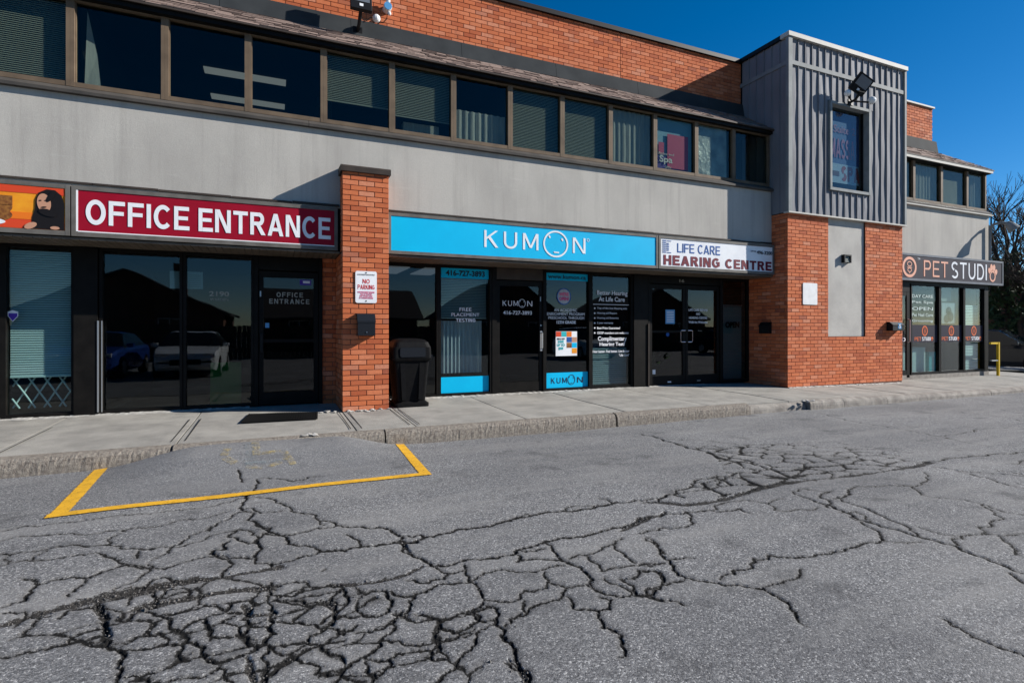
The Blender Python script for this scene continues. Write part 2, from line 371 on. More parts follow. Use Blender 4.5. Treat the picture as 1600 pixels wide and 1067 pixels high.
# sign lettering cut from flat sheet: strokes of constant width
def glyph(ch, t, q, ox, k):
    """add one capital with stroke t (cap height 1) at x = ox; returns its width"""
    h = t / 2; n = [k]
    def poly(pts): n[0] += 1; q.append(([(ox + x, z) for x, z in pts], n[0]))
    def bar(x0, x1, z0, z1): poly([(x0, z0), (x1, z0), (x1, z1), (x0, z1)])
    def arc(cx, cz, rx, rz, a0, a1, seg=18):
        for i in range(seg):
            a, b = R(a0 + (a1 - a0) * i / seg), R(a0 + (a1 - a0) * (i + 1) / seg)
            P_ = [(cx + (rx + d) * math.cos(c), cz + (rz + d) * math.sin(c)) for c, d in ((a, -h), (a, h), (b, h), (b, -h))]
            q.append(([(ox + x, z) for x, z in P_], n[0] + 1))
        n[0] += 1
    def diag(x0, z0, x1, z1, w): poly([(x0 - w, z0), (x0 + w, z0), (x1 + w, z1), (x1 - w, z1)])
    if ch == ' ': return .32
    if ch == 'I': bar(0, t, 0, 1); return t
    if ch in 'EF':
        w = .68; bar(0, t, 0, 1); bar(t, w, 1 - t * .92, 1); bar(t, w - .05, .5 - t * .4, .5 + t * .46)
        if ch == 'E': bar(t, w + .02, 0, t * .92)
        return w
    if ch == 'L': bar(0, t, 0, 1); bar(t, .64, 0, t * .92); return .64
    if ch == 'T': bar(0, .74, 1 - t * .92, 1); bar(.37 - h, .37 + h, 0, 1 - t * .92); return .74
    if ch == 'H': bar(0, t, 0, 1); bar(.76 - t, .76, 0, 1); bar(t, .76 - t, .5 - h * .85, .5 + h); return .76
    if ch == 'N': w = .78; bar(0, t, 0, 1); bar(w - t, w, 0, 1); poly([(t * .2, 1), (t * 1.25, 1), (w - t * .2, 0), (w - t * 1.25, 0)]); return w
    if ch == 'M': w = .92; bar(0, t, 0, 1); bar(w - t, w, 0, 1); poly([(t * .1, 1), (t * 1.2, 1), (w / 2 + h, .12), (w / 2 - h, .12)]); poly([(w - t * .1, 1), (w - t * 1.2, 1), (w / 2 - h, .12), (w / 2 + h, .12)]); return w
    if ch == 'K': w = .76; bar(0, t, 0, 1); poly([(t * .6, .42), (t * .6, .42 - t * .1 + t * 1.2), (w - t * 1.2, 1), (w + t * .02, 1)]); poly([(t * 1.3, .62), (t * 1.9 + .05, .72), (w + t * .15, 0), (w - t * 1.1, 0)]); return w
    if ch == 'A': w = .84; poly([(0, 0), (t * 1.08, 0), (w / 2 + h * .9, 1), (w / 2 - h * 1.1, 1)]); poly([(w, 0), (w - t * 1.08, 0), (w / 2 - h * .9, 1), (w / 2 + h * 1.1, 1)]); bar(w * .25, w * .75, .21, .21 + t * .85); return w
    if ch == 'O': arc(.41, .5, .41 - h, .51 - h, 0, 360, 40); return .82
    if ch in 'CG':
        arc(.41, .5, .41 - h, .51 - h, 42, 318 if ch == 'C' else 322, 34)
        if ch == 'G': bar(.44, .80, .42, .42 + t * .85); bar(.80 - t, .80, .14, .42)
        return .78 if ch == 'C' else .81
    if ch in 'PR':
        w = .72; r = .27; bar(0, t, 0, 1); bar(t, w - r, 1 - t * .92, 1); bar(t, w - r, .42, .42 + t * .9); arc(w - r, (1.42 + .0) / 2, r - h, .29 - h * .95, -90, 90)
        if ch == 'R': poly([(.30, .44), (.30 + t * 1.15, .44), (w + .08, 0), (w + .08 - t * 1.25, 0)]); return w + .06
        return w
    if ch == 'D': w = .77; bar(0, t, 0, 1); bar(t, .36, 1 - t * .92, 1); bar(t, .36, 0, t * .92); arc(.36, .5, .41 - h, .5 - h * .95, -90, 90, 22); return w
    if ch == 'U': w = .76; r = w / 2; bar(0, t, r, 1); bar(w - t, w, r, 1); arc(r, r, r - h, r - h + .01, 180, 360, 22); return w
    if ch == 'S':
        w = .70; arc(w / 2, .735, w / 2 - h, .275 - h, 28, 260, 22); arc(w / 2, .265, w / 2 - h, .275 - h + .0, -150, 82, 22); return w
    return .3
def letters(txt, x0, x1, z0, z1, y, mat, parent, t=.2, gap=.13, name='lettering', thick=.003):
    q = []; ox = 0.
    for i, ch in enumerate(txt):
        ox += glyph(ch, t, q, ox, 0) + gap
    W_ = ox - gap; mb = MB()
    for pts, n in q:
        yy = y - n * .0003
        P_ = [(x0 + x / W_ * (x1 - x0), z0 + z * (z1 - z0)) for x, z in pts]
        ar = sum(P_[i][0] * P_[(i + 1) % len(P_)][1] - P_[(i + 1) % len(P_)][0] * P_[i][1] for i in range(len(P_)))
        if ar < 0: P_.reverse()
        mb.prism(P_, yy - .001, yy + thick)
    return mb.build(name, mat, parent)
# ------------------------------------------------------------------ the ground
CRACKS=[
(0.004,[-1.866,5.237,-1.713,5.275,-1.45,5.232,-1.21,5.253,-0.965,5.225,-0.716,5.225,-0.455,5.232,-0.307,5.358,-0.145,5.367]),
(0.0046,[-1.771,4.971,-1.649,5.033,-1.441,4.979,-1.211,4.857,-1.046,4.879,-0.831,4.854,-0.609,4.958,-0.483,4.935,-0.329,5.07]),
(0.0057,[-1.674,4.697,-1.459,4.659,-1.251,4.668,-1.02,4.553,-0.94,4.456,-0.811,4.39,-0.627,4.357,-0.45,4.429,-0.311,4.53,-0.244,4.557]),
(0.0053,[-1.588,4.457,-1.383,4.46,-1.221,4.454,-1.026,4.391,-0.965,4.307,-0.882,4.177,-0.728,4.049,-0.627,3.977,-0.552,4.033,-0.429,4.087,-0.293,4.049]),
(0.0061,[-1.349,3.786,-1.264,3.824,-1.28,3.977,-1.265,4.039,-1.12,4.084,-1.043,4.032,-0.889,4.147,-0.847,4.141,-0.718,4.032]),
(0.0073,[-1.265,4.039,-1.319,4.134,-1.379,4.172]),
(0.004,[-1.052,3.795,-1.051,3.877,-1.038,4.011,-0.988,4.064]),
(0.004,[-1.036,4.56,-1.026,4.787,-1.028,4.871]),
(0.004,[-1.664,4.67,-1.611,4.67,-1.555,4.471]),
(0.004,[-1.414,4.452,-1.411,4.638]),
(0.0045,[-0.727,4.16,-0.656,4.253,-0.643,4.364,-0.56,4.557,-0.47,4.627,-0.408,4.687,-0.267,4.973,-0.211,4.983]),
(0.0041,[-0.817,4.234,-0.832,4.385,-0.753,4.398]),
(0.004,[-0.732,4.112,-0.702,4.017,-0.73,3.952,-0.763,3.855,-0.849,3.788]),
(0.0062,[-0.449,4.59,-0.443,4.702,-0.395,4.741]),
(0.0074,[-0.211,4.983,-0.255,5.108,-0.211,5.478,-0.154,5.717,-0.154,5.988]),
(0.0061,[-0.154,5.988,0.026,5.93,0.163,5.75,0.31,5.857,0.454,5.826]),
(0.0062,[-0.284,5.916,-0.308,6.18,-0.338,6.3]),
(0.0089,[-0.211,4.983,-0.191,4.744,-0.126,4.666,-0.069,4.481,-0.091,4.299,-0.096,4.149,-0.122,3.974,-0.103,3.837]),
(0.0087,[-0.125,4.653,-0.016,4.487,0.053,4.289,0.116,4.081,0.212,4.015,0.287,3.887,0.443,3.818]),
(0.0075,[-0.244,4.557,-0.173,4.498,-0.118,4.363,-0.097,4.224,-0.196,4.268,-0.303,4.418,-0.274,4.486,-0.244,4.557]),
(0.0071,[-0.301,4.167,-0.289,4.333]),
(0.0095,[-0.301,4.167,-0.381,4.202,-0.39,4.136,-0.289,4.003,-0.168,3.972,-0.106,3.945]),
(0.0074,[-0.289,4.003,-0.27,3.828,-0.282,3.718,-0.392,3.729,-0.516,3.765,-0.609,3.861,-0.694,3.755,-0.795,3.765]),
(0.008,[-0.103,3.837,-0.013,3.777,0.077,3.8,0.204,3.854,0.287,3.887]),
(0.0045,[-0.085,4.403,0.019,4.304,0.104,4.267,0.174,4.29,0.302,4.348,0.501,4.319]),
(0.0051,[-0.145,5.367,0.002,5.223,0.081,4.998,0.211,4.731,0.314,4.523,0.351,4.385]),
(0.0051,[-0.274,5.117,-0.133,4.949,-0.017,4.864,0.079,4.87]),
(0.0094,[-0.012,3.356,0.081,3.316,0.233,3.35,0.375,3.34]),
(0.0083,[-0.012,3.356,-0.033,3.466,-0.013,3.527]),
(0.0085,[-1.147,3.22,-1.057,3.224,-0.963,3.228,-0.896,3.233,-0.789,3.246,-0.72,3.168,-0.653,3.048,-0.613,2.904,-0.603,2.772]),
(0.0089,[-0.653,3.048,-0.56,3.029,-0.468,3.035,-0.347,2.993,-0.289,2.845,-0.231,2.778,-0.191,2.781,-0.076,2.818,-0.044,2.873,-0.023,3.012,-0.011,3.172,-0.032,3.365]),
(0.0053,[-0.445,2.702,-0.352,2.712,-0.245,2.704,-0.22,2.763]),
(0.007,[-0.896,3.233,-0.892,3.291,-0.849,3.322,-0.778,3.329,-0.72,3.168]),
(0.0097,[-0.778,3.329,-0.797,3.458,-0.844,3.565,-0.894,3.678]),
(0.0063,[-0.776,3.367,-0.686,3.355,-0.68,3.436,-0.581,3.392,-0.551,3.351,-0.481,3.186,-0.443,3.157]),
(0.0059,[-0.655,3.105,-0.606,3.166,-0.521,3.166,-0.461,3.055]),
(0.0082,[-0.481,3.186,-0.43,3.139,-0.393,3.2,-0.327,3.225,-0.278,3.073,-0.282,2.989]),
(0.0065,[-0.551,3.351,-0.457,3.338,-0.388,3.351,-0.29,3.338,-0.224,3.265]),
(0.0073,[-0.327,3.225,-0.234,3.241,-0.136,3.227,-0.117,3.054,-0.137,2.986,-0.217,2.996,-0.273,3.008]),
(0.0078,[-0.224,3.265,-0.211,3.349,-0.142,3.349,-0.094,3.267,-0.136,3.227]),
(0.0072,[-0.117,3.054,-0.023,3.012]),
(0.006,[-0.011,3.06,0.073,3.01,0.203,2.914,0.236,2.873,0.147,2.789,0.066,2.723,-0.021,2.828]),
(0.0066,[0.086,3.018,0.137,3.078,0.234,3.17,0.3,3.157]),
(0.0068,[0.234,3.17,0.168,3.183,0.092,3.247,0.365,3.258]),
(0.0066,[0.236,2.873,0.289,3.041,0.373,3.323]),
(0.0055,[0.066,2.723,0.138,2.617,0.175,2.52,0.246,2.479,0.291,2.509]),
(0.0065,[-0.021,2.828,-0.053,2.742,-0.029,2.521]),
(0.0053,[-0.22,2.763,-0.191,2.642,-0.167,2.581]),
(0.0057,[-0.737,3.548,-0.726,3.669,-0.63,3.676,-0.583,3.542,-0.592,3.455]),
(0.0058,[-0.572,3.553,-0.579,3.67,-0.476,3.659,-0.444,3.611,-0.431,3.507]),
(0.0053,[-1.196,3.525,-1.177,3.625,-1.089,3.614]),
(0.0054,[-1.021,3.528,-1.011,3.609,-0.932,3.604]),
(0.0124,[0.285,3.888,0.446,3.841,0.6,3.845,0.797,3.859,0.858,3.807,0.975,3.833,1.137,3.87,1.379,3.877,1.644,3.911,1.909,3.956,2.201,3.93,2.523,3.931,2.885,3.924,3.201,3.906]),
(0.0076,[0.329,4.486,0.429,4.339,0.605,4.244,0.76,4.147,0.834,3.948,0.83,3.845]),
(0.0058,[0.479,4.13,0.548,3.968,0.551,3.867]),
(0.0115,[0.83,3.845,0.819,3.631,0.888,3.489,0.923,3.368,1.048,3.334,1.255,3.329,1.471,3.323,1.637,3.392,1.793,3.424,2.076,3.405,2.301,3.446,2.472,3.459,2.779,3.543,2.911,3.552]),
(0.0059,[0.859,3.937,0.976,3.913,1.015,3.842]),
(0.0049,[1.722,3.94,1.829,3.978,1.961,3.967,2.013,3.978]),
(0.0052,[2.143,3.955,2.275,4.018,2.444,3.966,2.562,3.952]),
(0.0054,[2.638,4.111,2.661,3.945]),
(0.0065,[1.739,3.397,1.722,3.214,1.729,3.037,1.749,2.869,1.755,2.791,1.689,2.714]),
(0.0056,[1.767,3.105,1.899,3.114,2.124,3.18,2.286,3.26]),
(0.0052,[1.899,3.114,1.886,2.968,1.848,2.864,2.073,2.846,2.289,2.792]),
(0.0054,[2.156,3.165,2.112,2.955,2.11,2.87]),
(0.0056,[2.437,3.194,2.403,3.009,2.38,2.904]),
(0.0066,[1.471,3.323,1.438,3.206,1.576,3.189,1.71,3.087,1.729,3.037]),
(0.0051,[0.923,3.368,0.98,3.224,1.098,3.231,1.108,3.308]),
(0.006,[1.098,3.231,1.067,3.092,1.09,2.976,1.064,2.823]),
(0.0051,[1.067,3.092,1.188,3.152,1.289,3.148,1.552,3.033,1.682,3.037]),
(0.0056,[1.529,3.367,1.599,3.313,1.698,3.317]),
(0.0047,[1.536,3.0,1.487,2.872,1.451,2.818,1.322,2.84,1.22,2.755,1.077,2.817]),
(0.0048,[1.487,2.872,1.553,2.773,1.679,2.753,1.689,2.714]),
(0.0062,[0.73,3.239,0.834,3.158,0.946,3.163,0.98,3.224]),
(0.0069,[0.231,3.156,0.298,3.157,0.371,3.324]),
(0.0067,[0.428,3.101,0.421,2.954,0.454,2.912,0.562,2.921,0.591,2.998,0.593,3.158,0.513,3.194,0.432,3.13]),
(0.0071,[0.62,3.146,0.714,3.039,0.867,3.108,1.056,3.06]),
(0.0068,[0.632,2.862,0.688,2.987,0.735,3.063]),
(0.0065,[0.632,2.862,0.642,2.788,0.766,2.748,0.892,2.749,0.98,2.754,1.064,2.823]),
(0.0063,[0.779,2.742,0.775,2.638,0.835,2.574,0.932,2.621,0.965,2.634,0.966,2.716]),
(0.0065,[1.057,2.765,1.098,2.717,1.058,2.62,0.989,2.623,0.979,2.711]),
(0.0086,[1.058,2.62,1.057,2.515,1.019,2.408,1.02,2.274,0.991,2.183,1.0,2.071]),
(0.0055,[0.956,2.259,0.981,2.188]),
(0.0056,[1.066,2.536,1.191,2.59,1.382,2.668,1.495,2.698,1.553,2.773]),
(0.0044,[1.272,2.732,1.225,2.632,1.166,2.601]),
(0.0056,[1.495,2.698,1.476,2.552,1.575,2.479,1.645,2.463,1.713,2.539,1.664,2.592]),
(0.0061,[1.575,2.479,1.544,2.381,1.549,2.274,1.532,2.185,1.454,2.084]),
(0.0059,[1.689,2.714,1.72,2.6,1.852,2.542,1.853,2.642,1.821,2.781]),
(0.0061,[1.896,2.73,1.878,2.531,1.958,2.496,2.085,2.576,2.165,2.687,2.058,2.773,1.896,2.73]),
(0.0046,[1.852,2.542,1.917,2.466,1.965,2.398]),
(0.0065,[0.215,2.935,0.3,3.036,0.311,3.152]),
(0.0064,[0.249,2.894,0.307,2.976,0.444,2.93]),
(0.0062,[0.249,2.894,0.313,2.802,0.394,2.856]),
(0.0062,[0.373,2.788,0.443,2.758,0.567,2.808,0.595,2.879]),
(0.0067,[0.562,2.783,0.481,2.691,0.414,2.582,0.291,2.509,0.183,2.497]),
(0.0056,[0.604,2.244,0.687,2.297,0.8,2.391,0.882,2.445,0.932,2.544]),
(0.0055,[0.386,2.55,0.447,2.503,0.483,2.508,0.458,2.436,0.404,2.382,0.372,2.454,0.383,2.53]),
(0.0058,[0.483,2.508,0.567,2.515,0.67,2.492,0.825,2.541,0.916,2.576]),
(0.0044,[0.268,2.499,0.293,2.43,0.361,2.382]),
(0.0047,[0.67,2.492,0.671,2.405,0.73,2.4]),
(0.0147,[4.827,6.449,4.873,6.162,4.82,5.629,4.861,5.125,4.885,4.823,4.866,4.436,4.868,4.138,4.758,3.863]),
(0.0054,[4.944,6.033,5.335,5.673,5.584,5.296,6.141,5.14,6.836,4.926,6.971,4.604,7.121,4.138]),
(0.005,[4.875,5.693,5.086,5.104,5.519,4.838,5.966,4.494,6.266,4.29]),
(0.0099,[2.881,3.849,3.225,3.936,3.633,4.063,3.779,4.19,4.182,4.197,4.432,4.272,4.738,4.252]),
(0.008,[4.182,4.197,3.912,3.942]),
(0.0122,[6.741,3.809,7.401,3.766,8.094,3.713,8.466,3.627]),
(0.0087,[6.627,3.666,6.684,3.402,6.932,3.18,7.048,3.02]),
(0.0094,[7.547,3.391,7.96,3.411]),
(0.0062,[6.624,3.371,6.621,3.101,6.53,2.798]),
(0.0104,[4.314,3.502,4.284,3.275,4.256,3.067,4.212,2.884,4.189,2.65,4.236,2.462,4.257,2.322,4.267,2.171,4.229,2.008,4.21,1.892,4.176,1.789]),
(0.0073,[4.114,1.836,4.009,1.718]),
(0.0065,[4.603,3.293,4.515,3.025,4.424,2.76,4.383,2.565,4.252,2.428]),
(0.0089,[4.706,3.416,4.351,3.17,4.256,3.067]),
(0.0075,[4.493,3.261,4.781,3.298,5.06,3.44]),
(0.0068,[4.175,2.901,4.091,2.664,4.023,2.555,3.918,2.47,3.727,2.479,3.458,2.456,3.246,2.481,3.09,2.527,3.001,2.61,2.952,2.588,2.767,2.563,2.694,2.514,2.509,2.518,2.437,2.475]),
(0.0043,[3.918,2.47,3.961,2.401,4.149,2.344]),
(0.0049,[4.205,2.986,4.35,2.957,4.227,2.752]),
(0.0063,[2.611,3.489,2.833,3.519,3.084,3.51,2.997,3.352,2.881,3.25,2.686,3.306,2.447,3.27]),
(0.0067,[3.084,3.51,3.299,3.45,3.537,3.381,3.533,3.246]),
(0.0052,[3.299,3.45,3.435,3.533,3.743,3.55,3.861,3.384,4.101,3.432]),
(0.0051,[3.861,3.384,3.763,3.248,3.917,3.18,4.169,3.14]),
(0.0073,[2.453,3.188,2.362,2.934,2.337,2.813,2.259,2.685,2.26,2.571,2.393,2.441,2.492,2.363,2.575,2.293,2.567,2.182,2.513,2.041,2.453,1.918]),
(0.004,[2.337,2.813,2.403,2.806,2.523,2.775]),
(0.0049,[2.588,2.304,2.765,2.314,2.907,2.325,3.0,2.381]),
(0.0052,[2.127,2.842,2.229,2.819,2.289,2.792]),
(0.0048,[2.071,2.767,2.158,2.729,2.126,2.629,2.049,2.557,1.93,2.508,1.872,2.501]),
(0.0045,[1.93,2.508,1.962,2.415,2.039,2.32]),
(0.0048,[2.063,2.551,2.142,2.568,2.248,2.558]),
(0.0049,[3.146,1.681,3.132,1.583,3.095,1.49,3.106,1.406,3.13,1.341]),
(0.0044,[4.26,2.198,4.399,2.286,4.696,2.261,4.785,2.195,5.015,2.149]),
(0.0052,[4.696,2.261,5.08,2.379,5.276,2.387,5.385,2.505,5.562,2.678,5.462,2.878,5.335,3.014,5.551,3.225,5.507,3.338]),
(0.0042,[4.785,2.195,4.667,2.069,4.538,1.984,4.481,1.92]),
(0.004,[5.562,2.678,5.462,2.471,5.535,2.372]),
(0.004,[4.445,2.538,4.474,2.358,4.503,2.292]),
(0.0061,[8.883,6.691,8.64,6.047,8.659,5.637,8.67,5.146,8.542,4.66,8.463,4.307,8.481,3.945]),
(0.006,[8.542,4.66,9.5,4.67,10.284,4.558]),
(0.007,[11.351,5.777,11.286,5.178,11.036,4.729]),
(0.004,[4.314,3.502,4.54,3.576,4.598,3.463,4.706,3.416]),
(0.006,[5.06,3.44,5.306,3.333,5.551,3.225,6.001,3.32,6.278,3.522]),
]
BANDS=[
(0.0699,[-1.267,3.556,-1.184,3.614,-1.038,3.665,-0.877,3.702,-0.687,3.717,-0.512,3.738,-0.282,3.718,-0.1,3.723,0.031,3.737]),
(0.0208,[-0.877,3.61,-0.821,3.469,-0.743,3.226,-0.776,3.193]),
(0.0517,[-0.642,3.477,-0.479,3.497,-0.227,3.5,-0.012,3.457]),
(0.0326,[-0.152,3.292,-0.109,3.158,-0.011,3.143]),
(0.0216,[-0.117,2.77,-0.092,2.656,-0.068,2.538]),
(0.031,[0.33,3.342,0.528,3.291,0.731,3.313,0.863,3.394]),
(0.0312,[0.776,3.843,0.837,3.791,0.831,3.649]),
(0.0225,[2.374,3.385,2.76,3.519,2.931,3.577]),
(0.0326,[0.259,3.174,0.3,3.036,0.275,2.908]),
(0.0269,[0.582,2.884,0.626,2.837]),
(0.0549,[2.902,3.878,3.083,3.761,3.197,3.637,3.512,3.612,4.015,3.718,4.509,3.774,4.993,3.76,5.486,3.702,5.882,3.695,6.498,3.723,6.821,3.774]),
(0.0144,[0.98,2.27,0.991,2.183,0.982,2.11]),
(0.0228,[2.629,3.512,2.739,3.528,2.872,3.535]),
(0.0301,[7.058,3.238,7.136,3.058]),
(0.0277,[0.287,3.887,0.366,3.852,0.444,3.827]),
(0.0298,[-0.39,4.136,-0.31,4.079,-0.276,4.019]),
]
ZONES=[
[-1.324,3.717,-0.902,3.812,-0.518,3.784,-0.013,3.638,0.381,3.285,0.277,2.387,-0.583,2.763,-0.647,3.068,-1.204,3.38],
[4.918,5.501,6.141,5.14,6.955,4.528,6.821,3.774,5.606,3.65,4.6,3.735,3.682,3.695,3.152,3.847,3.693,4.131,4.349,4.364,4.7,4.834],
[0.269,3.674,0.656,2.852,1.121,2.737,0.792,2.162,0.178,2.43],
]

def sm(x, a, b):
    t = np.clip((x - a) / (b - a), 0, 1); return t * t * (3 - 2 * t)
def wav(x, y, f, s):   # cheap smooth pseudo noise, -1..1
    r = np.random.default_rng(s); o = 0
    for k in range(5):
        a = r.uniform(0, 6.28); ff = f * r.uniform(.6, 1.7); o = o + np.sin((x * math.cos(a) + y * math.sin(a)) * ff + r.uniform(0, 6.28))
    return o / 3.2
def zroad(x, y):       # lie of the asphalt, with the patch ramped up to the sidewalk
    x = np.asarray(x, float); y = np.asarray(y, float)
    ramp_ = sm(x, -1.78, -.75) * sm(-x, -1.55, -.65) * sm(y, 6.0, 7.05) * .165
    return .012 * wav(x, y, .9, 3) + .004 * wav(x, y, 3.1, 4) + ramp_
def zwalk(x, y):
    x = np.asarray(x, float); y = np.asarray(y, float)
    return .19 + (y - 7.1) * .016 - .012 * np.clip(x - 8, 0, 6.5)
r_ = 1.15 * np.exp(np.linspace(0, math.log(24 / 1.15), 640)); a_ = np.radians(np.linspace(-33, 79, 980))
RR, AA = np.meshgrid(r_, a_, indexing='ij'); GX = (RR * np.sin(AA)).ravel(); GY = (RR * np.cos(AA)).ravel()
near = GY < 7.6
wx = GX + .005 * wav(GX, GY, 41, 12) + .004 * wav(GX, GY, 120, 15); wy = GY + .005 * wav(GX, GY, 43, 14) + .004 * wav(GX, GY, 125, 16)
crack = np.full(GX.shape, .3); dirt = np.zeros(GX.shape)
def seg_dist(px, py, x0, y0, x1, y1):
    dx, dy = x1 - x0, y1 - y0; L = dx * dx + dy * dy + 1e-9
    t = np.clip(((px - x0) * dx + (py - y0) * dy) / L, 0, 1); return np.hypot(px - x0 - t * dx, py - y0 - t * dy), t
order = np.argsort(GX); GXs = GX[order]
def near_idx(x0, x1, y0, y1, m):
    i0, i1 = np.searchsorted(GXs, (min(x0, x1) - m, max(x0, x1) + m)); ix = order[i0:i1]
    return ix[(GY[ix] > min(y0, y1) - m) & (GY[ix] < max(y0, y1) + m)]
def jag(c, lv=3, amp=.12):
    r = np.random.default_rng(int(abs(c[0]) * 1000) + len(c)); P_ = np.array(c).reshape(-1, 2)
    for l in range(lv):
        A, B = P_[:-1], P_[1:]; d_ = B - A; L = np.hypot(d_[:, 0], d_[:, 1])
        m_ = (A + B) / 2 + np.stack([-d_[:, 1], d_[:, 0]], -1) * (r.normal(size=len(A)) * amp * np.minimum(1, .16 / np.maximum(L, 1e-4)) ** .5)[:, None]
        Q_ = np.empty((len(P_) + len(m_), 2)); Q_[0::2] = P_; Q_[1::2] = m_; P_ = Q_
    return P_.ravel()
for w, c in CRACKS:
    c = jag(c); n = len(c) // 2; wn_ = rng.uniform(.55, 1.5, n) if w > .006 else rng.uniform(.5, 1.25, n)
    for i in range(n - 1):
        x0, y0, x1, y1 = c[2 * i:2 * i + 4]; ix = near_idx(x0, x1, y0, y1, .14)
        if not len(ix): continue
        dd, t = seg_dist(wx[ix], wy[ix], x0, y0, x1, y1)
        taper = 1.0
        s_ = (i + t) / (n - 1); taper = np.minimum(1, .3 + 6 * np.minimum(s_, 1 - s_)) * (wn_[i] * (1 - t) + wn_[i + 1] * t)
        crack[ix] = np.minimum(crack[ix], dd - w * .5 * taper * 1.35)
for w, c in BANDS:
    n = len(c) // 2
    for i in range(n - 1):
        x0, y0, x1, y1 = c[2 * i:2 * i + 4]; ix = near_idx(x0, x1, y0, y1, .5)
        if not len(ix): continue
        dd, _ = seg_dist(wx[ix], wy[ix], x0, y0, x1, y1)
        ww = w * (.75 + .5 * wav(GX[ix], GY[ix], 5, 61) + .35 * wav(GX[ix], GY[ix], 16, 62)).clip(.25, 1.6)
        dirt[ix] = np.maximum(dirt[ix], np.clip(1.3 - dd / (ww * .85), 0, 1))
def inpoly(px, py, c):
    n = len(c) // 2; ins = np.zeros(px.shape, bool); j = n - 1
    for i in range(n):
        xi, yi, xj, yj = c[2 * i], c[2 * i + 1], c[2 * j], c[2 * j + 1]
        ins ^= ((yi > py) != (yj > py)) & (px < (xj - xi) * (py - yi) / (yj - yi + 1e-12) + xi); j = i
    return ins
for zi, (c, sx, sy, wd) in enumerate(((ZONES[1], .27, .17, .014), (ZONES[2], .34, .24, .007), (ZONES[0], .36, .22, .008))):
    r = np.random.default_rng(40 + zi)
    xs = c[0::2]; ys = c[1::2]
    ix = near_idx(min(xs), max(xs), min(ys), max(ys), 0); ix = ix[inpoly(wx[ix], wy[ix], c)]
    gx = np.arange(min(xs) - .5, max(xs) + .5, sx); gy = np.arange(min(ys) - .5, max(ys) + .5, sy)
    S_ = np.array([(a + r.uniform(-.46, .46) * sx + (k % 2) * sx * .5, b + r.uniform(-.46, .46) * sy) for k, b in enumerate(gy) for a in gx])
    S_ = S_[r.random(len(S_)) > .22]
    jx_ = .02 * wav(GX, GY, 23, 31) + .010 * wav(GX, GY, 70, 32); jy_ = .02 * wav(GX, GY, 23, 33) + .010 * wav(GX, GY, 70, 34)
    for blk in np.array_split(ix, max(1, len(ix) // 4000)):
        if not len(blk): continue
        ddx = ((GX + jx_)[blk][:, None] - S_[:, 0]) / (sx / sy); ddy = (GY + jy_)[blk][:, None] - S_[:, 1]
        D = np.sqrt(ddx ** 2 + ddy ** 2); p = np.partition(D, 1, axis=1)
        crack[blk] = np.minimum(crack[blk], (p[:, 1] - p[:, 0]) * .62 - wd * .5 * (.5 + .9 * wav(GX[blk], GY[blk], 4, 77 + zi)))
patch = sm(GX, -1.7, -1.0) * sm(-GX, -1.5, -.9) * sm(GY + .15 * wav(GX, GY, 2, 8), 5.5, 5.9) * .35
nse = wav(GX, GY, 60, 21) * .5 + wav(GX, GY, 130, 22) * .5
GZ = zroad(GX, GY) - .014 * sm(-crack, -.004, .006) - .003 * sm(-crack, -.03, 0)
GZ = GZ - dirt * .010 + sm(dirt, .3, .8) * nse * .004
GZ -= sm(RR.ravel(), 19, 23.5) * .024
ny, nx = RR.shape; I = np.arange(ny * nx).reshape(ny, nx)
F4 = np.stack([I[:-1, :-1], I[:-1, 1:], I[1:, 1:], I[1:, :-1]], -1).reshape(-1, 4)
cy_ = GY[F4].mean(1); cx_ = GX[F4].mean(1)
F4 = F4[(cy_ > .5) & ((cy_ < 7.35) | (cx_ > 21)) & (cy_ < 13)]
used = np.zeros(ny * nx, bool); used[F4.ravel()] = True; remap = np.cumsum(used) - 1; F4 = remap[F4]
me = bpy.data.meshes.new('road'); V = np.stack([GX, GY, GZ], -1)[used]
me.vertices.add(len(V)); me.vertices.foreach_set('co', V.ravel())
me.loops.add(F4.size); me.loops.foreach_set('vertex_index', F4[:, ::-1].ravel())
me.polygons.add(len(F4)); me.polygons.foreach_set('loop_start', np.arange(0, F4.size, 4)); me.polygons.foreach_set('loop_total', np.full(len(F4), 4))
me.polygons.foreach_set('use_smooth', np.ones(len(F4), bool)); me.update(calc_edges=True)
for nm, arr in (('crack', crack), ('dirt', dirt), ('patch', patch)):
    a = me.attributes.new(nm, 'FLOAT', 'POINT'); a.data.foreach_set('value', arr[used].astype(np.float32))
me.materials.append(MATS['asphalt']); road = bpy.data.objects.new('road', me); COL.objects.link(road); tag(road, kind='structure')
# the rest of the ground, one sheet out to the horizon
q = MB(); q.add([(-900, -900, -.035), (900, -900, -.035), (900, 900, -.035), (-900, 900, -.035)], [(0, 1, 2, 3)])
g = q.build('ground', 'asphalt', kind='structure')
a = g.data.attributes.new('crack', 'FLOAT', 'POINT'); a.data.foreach_set('value', [.3] * 4)
